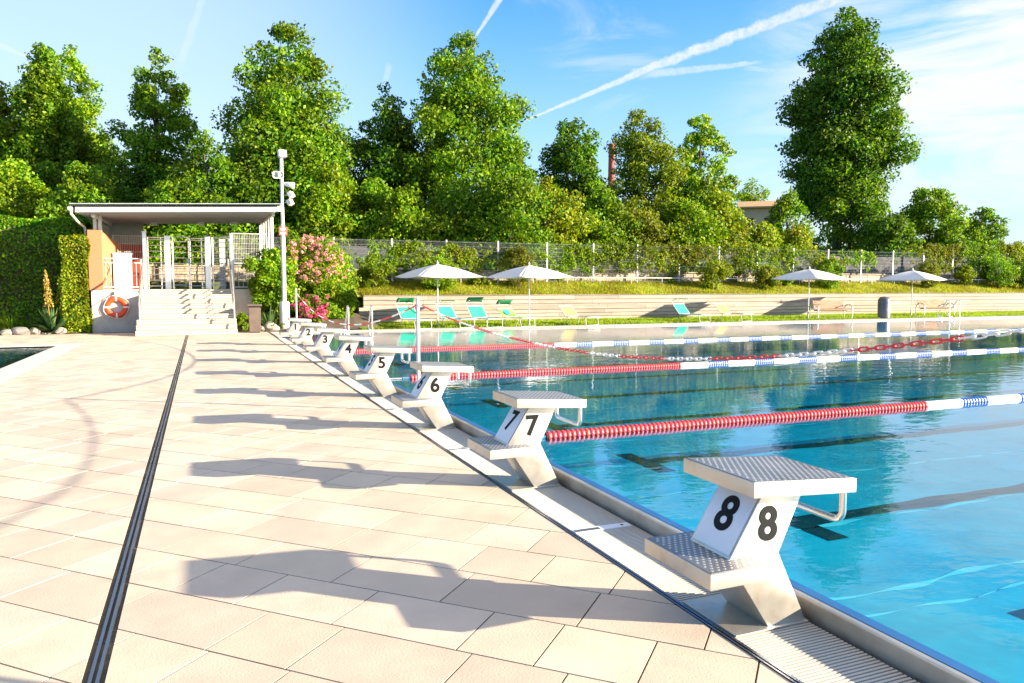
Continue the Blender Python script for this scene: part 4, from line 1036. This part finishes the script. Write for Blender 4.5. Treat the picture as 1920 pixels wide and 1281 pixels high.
# ================================================================== POOL LADDERS
def ladder(x, y, gap, label, rz=0.0, hh=.92):
    r = empty('pool_ladder', (x, y, 0)); tag(r, label, 'pool ladder', 'steel pool ladders'); r.rotation_euler = (0, 0, rz)
    for s in (-gap/2, gap/2):
        pts = [(s, -.17, -.5), (s, -.17, hh-.08)]
        for k in range(1, 8): q = PI-k/8*PI*.86; pts.append((s, -.08+.09*math.cos(q), hh-.08+.09*math.sin(q)))
        pts += [(s, .16, hh*.68), (s, .36, .36), (s, .40, .28), (s, .37, .22), (s, .22, .20), (s, .20, .16), (s, .20, 0)]
        MB().tube(pts, .021, 10).build('rail', M['tube'], r, smooth=True)
    for k in range(3): MB().bev(-gap/2, gap/2, -.2, -.14, -.12-k*.14, -.10-k*.14, .004).build('rung', M['steel'], r)
    return r
ladder(4.47, 23.1, .72, 'pool ladder behind the low numbered blocks, at the far left pool corner')
ladder(30.2, 23.1, .62, 'pool ladder in front of the right bench')
# ================================================================== HEDGES
def hedge(name, x0, x1, y0, y1, h, N, ls, leaf, label, seed):
    rng = np.random.default_rng(seed); r = empty(name, ((x0+x1)/2, (y0+y1)/2, 0)); tag(r, label, 'hedge')
    w, d = x1-x0, y1-y0; A = np.array([w*h, w*h*.4, d*h, d*h, w*d*1.2]); k = rng.choice(5, N, p=A/A.sum())
    u, v = rng.random(N), rng.random(N); P = np.zeros((N, 3)); n = np.zeros((N, 3))
    for f_, (px, py, pz, nn) in enumerate(((u*w-w/2, -d/2+0*u, v*h, (0, -1, .2)), (u*w-w/2, d/2+0*u, v*h, (0, 1, .2)), (-w/2+0*u, u*d-d/2, v*h, (-1, 0, .2)), (w/2+0*u, u*d-d/2, v*h, (1, 0, .2)), (u*w-w/2, v*d-d/2, h+0*u, (0, 0, 1)))):
        s = k == f_; P[s] = np.stack([px, py, pz], 1)[s]; n[s] = nn
    wob = .06*np.sin(P[:, 0]*3.1+P[:, 2]*2.3)+.05*np.sin(P[:, 2]*5.7+P[:, 1]*4)
    P += n*(wob[:, None]-np.abs(rng.normal(0, .09, N))[:, None]+.02); P[:, 2] = np.maximum(P[:, 2], .02)
    leaf_object('foliage', P, n, ls, LM[leaf], r, rng, jitter=.75)
    MB().bev(-w/2+.22, w/2-.22, -d/2+.22, d/2-.22, 0, h-.22, .1).build('branches', M['bark'], r); return r
hedge('clipped_hedge', -12.5, -3.55, 29.6, 31.2, 3.78, 52000, .095, 'hedge_dark', 'tall clipped hedge with a shaded front behind the yucca', 31)
hedge('clipped_hedge', -4.10, -3.36, 27.85, 28.75, 3.12, 14000, .085, 'hedge', 'narrow sunlit clipped hedge pillar beside the orange panel', 32)
# ================================================================== BED PLANTS
def spiky(name, x, y, L, n, label, leaf='yucca', w=.035, spike=None, cat='plant', seed=1, droop=.35, group=None, z=.02):
    rng = np.random.default_rng(seed); r = empty(name, (x, y, z)); tag(r, label, cat, group); Q = []
    for i in range(n):
        a = rng.uniform(0, 2*PI); e = rng.uniform(.15, 1.35); l = L*rng.uniform(.6, 1.1); dv = np.array([math.cos(a)*math.cos(e), math.sin(a)*math.cos(e), math.sin(e)]); sd = np.array([-math.sin(a), math.cos(a), 0])*w
        pts = [dv*l*t-np.array([0, 0, droop*l*t*t*math.cos(e)*.6]) for t in (0, .35, .7, 1)]; ww = (.6, 1, .75, .06)
        for j in range(3): Q += [pts[j]-sd*ww[j], pts[j]+sd*ww[j], pts[j+1]+sd*ww[j+1], pts[j+1]-sd*ww[j+1]]
    V = np.array(Q); V[:, 2] = np.maximum(V[:, 2], .01); quads_object('leaves', V, LM[leaf], r)
    for (sx, sy, h0, h1, ww, col) in (spike or []):
        MB().tube([(0, 0, .1), (sx*.5, sy*.5, h0*.6), (sx, sy, h1*.95)], [.018, .014, .006], 6).build('flower_stem', M['bark'] if col else LM['spike'], r, smooth=True)
        N = 420; t = rng.random(N); rad = ww*(1-t)**.6*rng.uniform(.3, 1, N); a = rng.uniform(0, 2*PI, N)
        zz = h0+(h1-h0)*t; f_ = zz/h1
        cen = np.stack([sx*f_+rad*np.cos(a), sy*f_+rad*np.sin(a), zz], 1); leaf_object('flower_spike', cen, np.stack([np.cos(a), np.sin(a), 0*a], 1), .07, LM['spike'] if not col else LM['olive'], r, rng, aspect=.5, droop=-1.2)
    return r
x, _ = gz(97, 617); spiky('yucca', atY(97, 600, 27.98)[0], 27.98, .95, 95, 'yucca with sword leaves and a tall yellow flower spike by the hedges', spike=[(-.12, 0, .85, 2.0, .15, 0), (.30, .1, .95, 1.55, .1, 1)], seed=4)
spiky('ornamental_grass', atY(20, 600, 28.7)[0], 28.7, 1.0, 260, 'loose clump of fine ornamental grass below the tall hedge', 'maple', .009, seed=5, droop=1.1, cat='grass plant')
spiky('ornamental_grass', atY(55, 600, 28.5)[0], 28.5, .7, 160, 'smaller clump of ornamental grass between the yucca and the big clump', 'dark', .010, seed=6, droop=.9, cat='grass plant')
spiky('yellow_lily_plant', atY(88, 600, 28.2)[0], 28.2, .34, 60, 'low yellowing strap leaved plant at the foot of the yucca', 'yellow', .022, seed=7, droop=1.1)
spiky('sword_leaf_plant', atY(505, 600, 26.9)[0], 26.9, .95, 60, 'sword leaved plant between the brown litter bin and the lamp pole', 'yucca', .03, seed=9)
def rock(x, y, s, label, seed):
    random.seed(seed); bm = bmesh.new(); bmesh.ops.create_icosphere(bm, subdivisions=3, radius=1)
    k = [Vector((random.uniform(-1, 1), random.uniform(-1, 1), random.uniform(-1, 1))).normalized() for _ in range(12)]
    for v in bm.verts:
        for q in k:
            dd = v.co.dot(q)-.72
            if dd > 0: v.co -= q*dd*.85
        v.co = Vector((v.co.x*s[0], v.co.y*s[1], v.co.z*s[2]))
    mb = MB().bm(bm); o = mb.build('boulder', M['rock']); o.location = (x, y, s[2]*.55); o.rotation_euler = (0, 0, random.uniform(0, 3)); tag(o, label, 'rock', 'pale rocks in the planting beds'); return o
for i, (px, row, s, lab) in enumerate(((508, 621, (.30, .25, .22), 'pale boulder at the foot of the lamp pole, bigger of the pair there'), (488, 623, (.2, .2, .13), 'small pale stone between the brown litter bin and the lamp pole'), (37, 622, (.45, .2, .16), 'long flat stone below the ornamental grass'), (63, 623, (.28, .2, .16), 'stone just left of the yellowing plant below the yucca'), (12, 623, (.3, .2, .13), 'stone at the left edge of the photo below the grass clump'), (112, 623, (.22, .2, .14), 'stone at the foot of the sunlit hedge pillar'))):
    YR = 26.75 if px > 300 else 27.72; rock(atY(px, 600, YR)[0], YR, s, lab, 40+i)
# gravel strip
def fgv(N, r): return r.uniform(-12, -4.3, N), r.uniform(27.62, 28.0, N)
rg = np.random.default_rng(77); mb = MB()
for i in range(700):
    x, y = rg.uniform(-12.5, -4.35), rg.uniform(27.6, 28.1); s = rg.uniform(.02, .05); a = rg.uniform(0, 3)
    mb.add([(x+s*math.cos(a+k*2.09), y+s*math.sin(a+k*2.09), .012) for k in range(3)]+[(x+s*.3, y, .012+s)], [(0, 1, 3), (1, 2, 3), (2, 0, 3)])
tag(mb.build('gravel', M['rock']), 'pale gravel strip along the foot of the hedge bed', 'gravel', kind='stuff')
# shrubs beside the pavilion
shrub('green_bush', 512, 612, 27.6, 44, 150, 'leafy green bush between the stairs wall and the lamp pole', 'bright', 110, 90, .11, 51, .05, stems=True, prof=[(0, .35), (.2, .6), (.5, .85), (.8, 1), (1, .4)])
shrub('rose_bush', 590, 612, 29.2, 70, 165, 'big rose bush covered in pink flowers behind the lamp pole', 'bright', 170, 95, .11, 52, .05, prof=[(0, .7), (.3, 1), (.6, .95), (.85, .75), (1, .3)], extra=[('pink_blossom', 'pinkrose', .50, .98, 260, (-.85, .75))])
shrub('rose_bush', 585, 612, 27.7, 42, 58, 'low rose bush with deep magenta flowers behind the farthest block', 'maple', 60, 70, .09, 53, .05, extra=[('magenta_blossom', 'magenta', .25, .95, 130, (-.9, .8))])
shrub('green_bush', 632, 606, 28.3, 36, 84, 'rounded green bush right of the roses, at the end of the board wall', 'bright', 80, 80, .10, 54, .05)
shrub('green_bush', 560, 612, 30.6, 55, 175, 'tall green bush growing between the pavilion and the pink roses', 'maple', 90, 80, .12, 55, .05)
shrub('green_bush', 625, 585, 31.6, 40, 145, 'green bush with pale tips behind the pink roses, by the fence', 'bright', 80, 80, .11, 56, .3)
shrub('low_shrub', 455, 622, 26.9, 18, 34, 'low yellow green shrub between the stairs and the brown litter bin', 'bright', 34, 60, .07, 57, .01)
shrub('low_shrub', 540, 621, 27.1, 26, 20, 'low ground plant at the foot of the lamp pole', 'bright', 30, 60, .06, 58, .01)
# shrubs on the bank
BK = [(700, 541, 33, 66, 'yellow', 'yellow green shrub on the bank, first right of the pink roses', 32.2), (816, 553, 40, 66, 'bright', 'broad leaved green shrub on the bank behind the leftmost parasol pole', 31.9), (970, 543, 34, 82, 'olive', 'reddish olive shrub on the bank behind the second parasol from the left', 32.3), (1340, 540, 30, 66, 'hedge', 'upright green shrub on the bank above the teal and yellow pair of loungers', 32.0), (1438, 540, 26, 46, 'olive', 'small round olive shrub on the bank right of the upright green one', 32.0), (1555, 541, 28, 58, 'maple', 'green shrub on the bank behind the parasol left of the grey bin', 32.1), (1740, 538, 22, 50, 'olive', 'thin shrub on the bank behind the rightmost parasol', 32.2), (1872, 540, 34, 66, 'maple', 'dense dark shrub on the bank at the right end of the fence', 32.1), (1915, 541, 26, 64, 'dark', 'dark shrub on the bank cut by the right edge of the photo', 32.0), (1808, 536, 18, 40, 'hedge', 'low green shrub on the bank left of the dense dark one', 32.6), (900, 533, 24, 14, 'hedge', 'flat green plant on the bank between the two left parasols', 32.7), (1472, 535, 18, 22, 'bright', 'small low plant on the bank right of the round olive shrub', 32.6)]
for i, (px, row, hw, hp, lf, lab, Y) in enumerate(BK):
    shrub('bank_shrub', px, row, Y, hw, hp, lab, lf, 55 if hp > 30 else 24, 75, .10, 60+i, bankz(10, Y)-.03, 'shrubs on the grass bank')
# climbers on the fence
VN = [(760, 55, 455, 525, 'bright', 150), (850, 62, 462, 522, 'hedge', 170), (1085, 62, 460, 525, 'bright', 180), (1165, 48, 452, 515, 'yellow', 170), (1240, 50, 468, 528, 'hedge', 120), (1292, 48, 460, 500, 'olive', 150), (1400, 55, 462, 525, 'yellow', 180), (1470, 46, 465, 525, 'bright', 130), (1545, 40, 478, 520, 'hedge', 90), (1620, 40, 470, 505, 'bright', 60), (1770, 60, 462, 510, 'olive', 240), (1850, 50, 458, 530, 'maple', 260), (1905, 40, 455, 530, 'hedge', 240)]
VL = ['sparse climber on the fence above the leftmost parasol', 'thin climber on the fence right of the leftmost parasol top', 'loose climber on the fence right of the second parasol', 'bushy yellow green climber over the fence near its middle', 'climber hanging down the fence beside the bushy yellow green one', 'reddish climber arching along the fence top', 'wide yellowing climber on the fence above the round olive shrub', 'green climber on the fence left of the third parasol', 'climber low on the fence right of the third parasol', 'wispy climber on the fence above the grey litter bin', 'reddish climber along the fence top above the rightmost parasol', 'thick green climber covering the fence near its right end', 'thick climber on the fence at the right edge of the photo']
for i, ((px, hw, r0, r1, lf, n), lab) in enumerate(zip(VN, VL)):
    rng = np.random.default_rng(200+i); x, zt = atY(px, r0, 33); zb = max(1.7, atY(px, r1, 33)[1]); D = Vector((x, 33, 0)).dot(FW); hwm = hw/F*D/math.cos(YAW)
    r = empty('climbing_plant', (x, 33.05, zb)); tag(r, lab, 'climber', 'climbing plants on the mesh fence')
    h = zt-zb; P = np.stack([rng.normal(0, .5, n)*hwm, rng.uniform(-.12, .12, n), h*np.clip(rng.beta(2.2, 1.4, n), 0, 1.05)], 1)
    P[:, 2] += .12*np.sin(P[:, 0]*3+i)
    cen, nr = puffs_to_leaves(P, np.full(n, .17)*rng.uniform(.6, 1.4, n), 34, rng, .9, .3); leaf_object('leaves', cen, nr, .11, LM[lf], r, rng)
    mb = MB()
    for k in range(5):
        e = P[rng.integers(0, n)]; b = rng.uniform(-.4, .4)*hwm; mb.tube([(b, 0, -.05), (b*.6+e[0]*.4, .02, e[2]*.5), (e[0], 0, e[2])], [.014, .01, .004], 5, caps=False)
    mb.build('stems', M['bark'], r, smooth=True, recalc=False)
# ================================================================== TREES
OV = [(0, .55), (.15, .85), (.4, 1), (.65, .85), (.85, .5), (1, .12)]
ROUND = [(0, .6), (.2, .9), (.5, 1), (.8, .75), (1, .3)]
PEAK = [(0, .9), (.25, 1), (.5, .85), (.75, .55), (.9, .28), (1, .06)]
COL = [(0, .45), (.1, .7), (.25, .95), (.42, 1), (.6, .88), (.78, .66), (.92, .38), (1, .1)]
tree('maple_tree', 548, 43, 43, 126, PEAK, 'tallest maple left of centre, rising behind the lamp pole', 'maple', n=270, per=105, ls=.29, pr=.95, seed=1, crown0=.16)
tree('maple_tree', 872, 46, 70, 122, [(0, .85), (.2, 1), (.45, .9), (.7, .7), (.88, .42), (1, .1)], 'dense tall maple behind the two left parasols', 'maple', n=280, per=105, ls=.29, pr=.95, seed=2, crown0=.16)
tree('broadleaf_tree', 728, 45, 160, 60, OV, 'slim dark tree squeezed against the dense maple behind the left parasols', 'dark', n=110, per=100, ls=.27, pr=.75, seed=3, crown0=.2)
tree('broadleaf_tree', 100, 46, 82, 42, [(0, 1.6), (.3, 1.7), (.55, 1.35), (.8, .8), (.93, .4), (1, .1)], 'tall pointed tree behind the shaded hedge, left of the pavilion', 'maple', n=210, per=105, ls=.28, pr=.8, seed=4, crown0=.16)
tree('broadleaf_tree', 150, 49, 90, 32, [(0, 1.8), (.3, 1.9), (.55, 1.55), (.8, .95), (.93, .4), (1, .1)], 'pointed tree behind the pavilion roof corner with the downpipe', 'bright', n=160, per=100, ls=.28, pr=.8, seed=5, crown0=.2)
tree('open_tree', 308, 45, 94, 88, [(0, .9), (.3, 1), (.55, .8), (.75, .62), (.9, .3), (1, .08)], 'loose open tree with gaps in its crown above the pavilion roof', 'maple', n=170, per=85, ls=.28, pr=.65, seed=6, crown0=.15, inner=.2)
tree('chestnut_tree', 2, 46, 135, 55, OV, 'yellowing chestnut cut by the left edge of the photo', 'yellow', n=110, per=95, ls=.3, pr=.85, seed=7, crown0=.2)
tree('broadleaf_tree', 1075, 47, 226, 56, ROUND, 'dark round crowned tree left of the brick chimney', 'dark', n=100, per=95, ls=.28, pr=.7, seed=8, crown0=.3)
tree('chestnut_tree', 1205, 48, 209, 74, [(0, .8), (.25, 1), (.5, .95), (.75, .75), (1, .3)], 'yellowing chestnut right of the brick chimney', 'yellow', n=140, per=85, ls=.32, pr=.75, seed=9, crown0=.12, inner=.25, lump=.35, asp=.45)
tree('lime_tree', 1310, 50, 214, 85, [(0, .95), (.25, 1), (.5, .8), (.72, .62), (.88, .42), (1, .12)], 'loose pale tree with knobbly shoots right of the chestnut', 'bright', n=140, per=80, ls=.30, pr=.62, seed=10, crown0=.12, inner=.2, lump=.35)
tree('maple_tree', 1566, 62, 26, 94, COL, 'very tall lone tree on the right rising high above the parasols', 'dark', n=330, per=105, ls=.36, pr=1.15, seed=11, crown0=.24, lump=.18, lean=.12, nl=20)
tree('ivy_tree', 1590, 60, 330, 72, [(0, 1), (.4, .95), (.8, .8), (1, .5)], 'ivy covered growth round the foot of the tall lone tree', 'maple', n=90, per=95, ls=.32, pr=.9, seed=12, crown0=.0)
tree('young_tree', 1738, 60, 352, 76, [(0, 1), (.35, 1), (.65, .85), (.85, .6), (1, .3)], 'bushy young trees with upright shoots right of the tall lone tree', 'maple', n=150, per=80, ls=.30, pr=.75, seed=13, crown0=.02, lump=.3)
tree('young_tree', 1842, 62, 388, 36, ROUND, 'small rounded tree standing far right, beyond the bushy young trees', 'maple', n=50, per=80, ls=.3, pr=.7, seed=14, crown0=.05)
tree('young_tree', 1472, 56, 358, 36, ROUND, 'small tree just left of the tall lone tree, beside the pale house', 'maple', n=50, per=80, ls=.3, pr=.7, seed=15, crown0=.1)
tree('bushy_tree', 1488, 52, 415, 40, [(0, 1), (.4, .9), (.75, .6), (1, .15)], 'low yellow green tree in front of the pale house', 'hedge', n=70, per=80, ls=.26, pr=.7, seed=16, crown0=.02)
tree('bushy_tree', 1408, 84, 338, 34, [(0, 1), (.5, 1), (.85, .8), (1, .5)], 'light green tree rising just behind the roof of the pale house', 'bright', n=110, per=70, ls=.3, pr=.7, seed=17, crown0=.05)
tree('bushy_tree', 1655, 57, 370, 42, ROUND, 'dark bushy tree between the tall lone tree and the young trees', 'dark', n=60, per=85, ls=.3, pr=.75, seed=18, crown0=.0)
US = [(30, 41, 300, 85, 'bright', 'bushy tree behind the shaded hedge at the left edge'), (165, 40, 305, 85, 'maple', 'bushy tree behind the downpipe corner of the pavilion'), (270, 43, 285, 70, 'dark', 'dark bushy tree above the middle of the pavilion roof'), (395, 39, 240, 75, 'maple', 'bushy tree between the open tree and the tallest maple'), (330, 38, 330, 75, 'maple', 'low bushy tree right behind the pavilion roof'), (470, 40, 270, 70, 'dark', 'dark bushy tree left of the lamp pole'), (615, 40, 295, 75, 'bright', 'light bushy tree right of the lamp pole behind the roses'), (700, 41, 330, 70, 'maple', 'bushy tree below the slim dark tree'), (770, 40, 345, 60, 'bright', 'bright bushy tree with upright shoots behind the fence, left of the dense maple'), (850, 41, 330, 80, 'maple', 'broad bushy tree at the foot of the dense maple'), (955, 40, 300, 85, 'maple', 'broad bushy tree behind the second parasol'), (1030, 42, 330, 70, 'hedge', 'yellow green bushy tree below the dark round crowned tree'), (1120, 44, 335, 60, 'maple', 'bushy tree in front of the brick chimney'), (1190, 45, 370, 60, 'olive', 'low olive tree at the foot of the chestnut'), (1290, 46, 370, 70, 'bright', 'low bright tree at the foot of the loose pale tree'), (1355, 47, 360, 42, 'hedge', 'low yellow green tree left of the pale house'), (655, 47, 285, 60, 'maple', 'bushy tree filling the gap between the tallest maple and the slim dark tree'), (1428, 50, 408, 30, 'hedge', 'low yellow green tree right in front of the pale house'), (210, 47, 235, 60, 'bright', 'bright bushy tree between the pointed tree and the loose open tree'), (545, 42, 320, 85, 'maple', 'low bushy tree at the foot of the tallest maple'), (90, 44, 290, 90, 'dark', 'dark bushy tree below the tall pointed tree')]
for i, (px, D, top, hw, lf, lab) in enumerate(US):
    tree('bushy_tree', px, D, top, hw, [(0, 1), (.3, 1.0), (.6, .85), (.85, .5), (1, .15)], lab, lf, n=115 if hw > 65 else 85, per=88, ls=.25, pr=.72, seed=100+i, crown0=.0, lump=.3, nl=8, group='bushy trees behind the mesh fence')
tl = None
# a far belt of woodland closes the view behind the trees
rng = np.random.default_rng(9); N = 42000; xs = rng.uniform(-40, 95, N); ys = rng.uniform(72, 84, N)
hh = 5.0+1.5*np.sin(xs*.31)+1.0*np.sin(xs*.83+1); zz = 1.7+hh*rng.random(N)**.8
leaf_object('far_woodland', np.stack([xs, ys, zz], 1), np.tile(np.array([[0, -1, .4]]), (N, 1)), .75, LM['dark'], None, rng)
tag(bpy.data.objects['far_woodland'], 'far belt of dark woodland closing the view behind the trees', 'woodland', kind='stuff')
# brick chimney and pale house far behind
x, y, zt = atD(1147, 270, 95); ch = empty('chimney', (x, y, 1.7)); tag(ch, 'tall red brick factory chimney far behind the trees', 'chimney')
MB().lathe([(.62, 0), (.38, zt-2.1), (.38, zt-1.9)], 20).build('shaft', M['brick'], ch, smooth=True)
MB().lathe([(.44, zt-1.9), (.46, zt-1.75), (.42, zt-1.7)], 20).build('crown_ring', M['brick'], ch, smooth=True)
MB().lathe([(.43, zt-5), (.43, zt-4.85)], 20).build('iron_band', M['brownbin'], ch, smooth=True)
x, y, zt = atD(1424, 380, 75); hs = empty('house', (x, y, 1.7)); tag(hs, 'pale house with a tiled roof far behind the trees', 'house'); hs.rotation_euler = (0, 0, R(-38)); ht = zt-1.7
MB().box(-1.9, 1.9, -2, 2, 0, ht-.62).build('wall', M['housewall'], hs)
MB().add([(-2.1, -2.4, ht-.75), (2.1, -2.4, ht-.75), (2.1, 0, ht), (-2.1, 0, ht), (-2.1, 2.4, ht-.75), (2.1, 2.4, ht-.75), (-2.1, -2.4, ht-.6), (2.1, -2.4, ht-.6), (2.1, 0, ht+.15), (-2.1, 0, ht+.15), (-2.1, 2.4, ht-.6), (2.1, 2.4, ht-.6)], [(0, 1, 2, 3), (3, 2, 5, 4), (6, 7, 8, 9), (9, 8, 11, 10), (0, 1, 7, 6), (4, 5, 11, 10), (1, 2, 8, 7), (2, 5, 11, 8), (0, 3, 9, 6), (3, 4, 10, 9)]).build('roof', M['houseroof'], hs)
for xx in (-1.0, .8):
    MB().box(xx-.4, xx+.4, -2.06, -2.003, ht-2.9, ht-1.7).build('window', M['gutter'], hs)
# ================================================================== SKY, SUN, CAMERA
w = bpy.data.worlds.new('World'); bpy.context.scene.world = w; w.use_nodes = True
g = NG(w.node_tree); w.node_tree.nodes.clear()
out = g.n('ShaderNodeOutputWorld'); bg = g.n('ShaderNodeBackground'); g.t.links.new(bg.outputs[0], out.inputs[0])
sky = g.n('ShaderNodeTexSky'); sky.sky_type = 'NISHITA'; sky.sun_disc = False; sky.sun_elevation = SUN_EL
sky.sun_rotation = PI/2-SUN_AZ; sky.altitude = 300; sky.air_density = 1.0; sky.dust_density = 0.6; sky.ozone_density = 2.5
dr = g.n('ShaderNodeTexCoord').outputs['Generated']
col = g.mix(1.0, sky.outputs[0], c4(SKY_TINT), 'MULTIPLY')
def px_dir(px, py): return ray(px, py).normalized()
cl = None
def addm(a, b): return b if a is None else g.math('MAXIMUM', a, b)
nz = g.noise(dr, 60, 4, .65); nz2 = g.noise(dr, 170, 3, .6)
def contrail(p, q, w0, w1, strength, fade=.15):
    a, b = px_dir(*p), px_dir(*q); n = a.cross(b).normalized(); t = (b-a).normalized(); L = (b-a).length
    wob = g.math('MULTIPLY', g.math('SUBTRACT', nz, .5), (w0+w1)*.5*1.3)
    dist = g.math('ABSOLUTE', g.math('ADD', g.vmath('DOT_PRODUCT', dr, tuple(n)), wob))
    al = g.math('DIVIDE', g.math('SUBTRACT', g.vmath('DOT_PRODUCT', dr, tuple(t)), a.dot(t)), L)
    wd = g.mapr(al, 0, 1, w0, w1, False)
    s = g.math('SUBTRACT', 1.0, g.math('DIVIDE', dist, wd), clamp=True)
    s = g.mapr(s, 0, .65)
    e = g.math('MULTIPLY', g.mapr(al, -fade, fade), g.mapr(al, 1+fade, 1-fade))
    tex = g.mapr(g.math('ADD', g.math('MULTIPLY', nz, .5), g.math('MULTIPLY', nz2, .5)), .3, .62, .55, 1)
    return g.math('MULTIPLY', g.math('MULTIPLY', s, e), g.math('MULTIPLY', tex, strength))
for args in (((985, 226), (1210, 132), .0014, .0060, .75, .06), ((1190, 138), (1600, -15), .0068, .011, .75, .05), ((888, 75), (945, -15), .0015, .006, .7), ((338, 118), (383, -10), .006, .0045, .28), ((720, 160), (730, 122), .004, .006, .3), ((-20, 76), (60, 112), .005, .002, .45), ((1210, 140), (1420, 118), .007, .003, .5), ((1400, 128), (1530, 140), .004, .003, .35)):
    cl = addm(cl, contrail(*args))
# cirrus veils, each around its own direction
mp = g.n('ShaderNodeMapping'); mp.inputs['Scale'].default_value = (1.2, 1.2, 4.5); mp.inputs['Rotation'].default_value = (.25, .35, .3); g.put(mp.inputs[0], dr)
ci = g.noise(mp.outputs[0], 3.2, 7, .62, .9)
def veil(p, r, lo, hi, st):
    d = g.vmath('DOT_PRODUCT', dr, tuple(px_dir(*p))); mk = g.mapr(d, math.cos(r), math.cos(r*.25))
    return g.math('MULTIPLY', g.math('MULTIPLY', mk, g.mapr(ci, lo, hi)), st)
for a in (((1840, 120), .27, .34, .62, .95), ((1900, 330), .36, .34, .62, .8), ((1150, 110), .09, .42, .64, .4), ((1060, 30), .07, .44, .66, .25)): cl = addm(cl, veil(*a))
col = g.mix(cl, col, c4(CLOUD))
# low summer haze whitens the sky towards the horizon
sz = g.n('ShaderNodeSeparateXYZ'); g.put(sz.inputs[0], dr)
hz = g.mapr(sz.outputs[2], .38, -.05, 0, HAZE_AMT)
# a thin white veil on the left and an added unseen layer overhead to warm the shade
col = g.mix(g.math('MULTIPLY', g.mapr(g.vmath('DOT_PRODUCT', dr, tuple(px_dir(-150, 60))), math.cos(.62), math.cos(.1)), .6), col, c4(HAZE))
col = g.mix(g.math('MULTIPLY', g.mapr(sz.outputs[2], .68, .85), g.mapr(ci, .3, .6, .5, .9)), col, c4(HIGH_FILL))
sunv = (math.cos(SUN_AZ)*math.cos(SUN_EL), math.sin(SUN_AZ)*math.cos(SUN_EL), math.sin(SUN_EL))
hcol = g.mix(g.mapr(g.vmath('DOT_PRODUCT', dr, sunv), .4, 1.0), c4(HAZE), c4(HAZE_SUN))  # warm glow added to the haze round the unseen sun, warming the shade
col = g.mix(hz, col, hcol)
g.put(bg.inputs[0], col); bg.inputs[1].default_value = SKY_STR
su = bpy.data.lights.new('sun', 'SUN'); su.energy = SUN_STR; su.angle = R(.53); su.color = (1.0, .86, .66)
so = bpy.data.objects.new('sun', su); C.objects.link(so)
sd = Vector((math.cos(SUN_AZ)*math.cos(SUN_EL), math.sin(SUN_AZ)*math.cos(SUN_EL), math.sin(SUN_EL)))
so.rotation_euler = sd.to_track_quat('Z', 'Y').to_euler(); so.location = (40, -30, 20)
cd = bpy.data.cameras.new('camera'); co = bpy.data.objects.new('camera', cd); C.objects.link(co)
cd.sensor_width = 36; cd.sensor_fit = 'HORIZONTAL'; cd.lens = F/1920*36; cd.clip_start = .05; cd.clip_end = 3000
rm = Matrix((RT, UP, -FW)).transposed(); co.matrix_world = Matrix.Translation((0, 0, H)) @ rm.to_4x4()
sc = bpy.context.scene; sc.camera = co
sc.view_settings.view_transform = 'Standard'; sc.view_settings.look = 'None'; sc.view_settings.exposure = EXPO; sc.view_settings.gamma = 1
sc.cycles.max_bounces = 10; sc.cycles.transparent_max_bounces = 24; sc.cycles.diffuse_bounces = 4; sc.cycles.glossy_bounces = 4
sc.cycles.caustics_reflective = False; sc.cycles.caustics_refractive = False; sc.cycles.use_denoising = True
sc.cycles.sample_clamp_indirect = 6
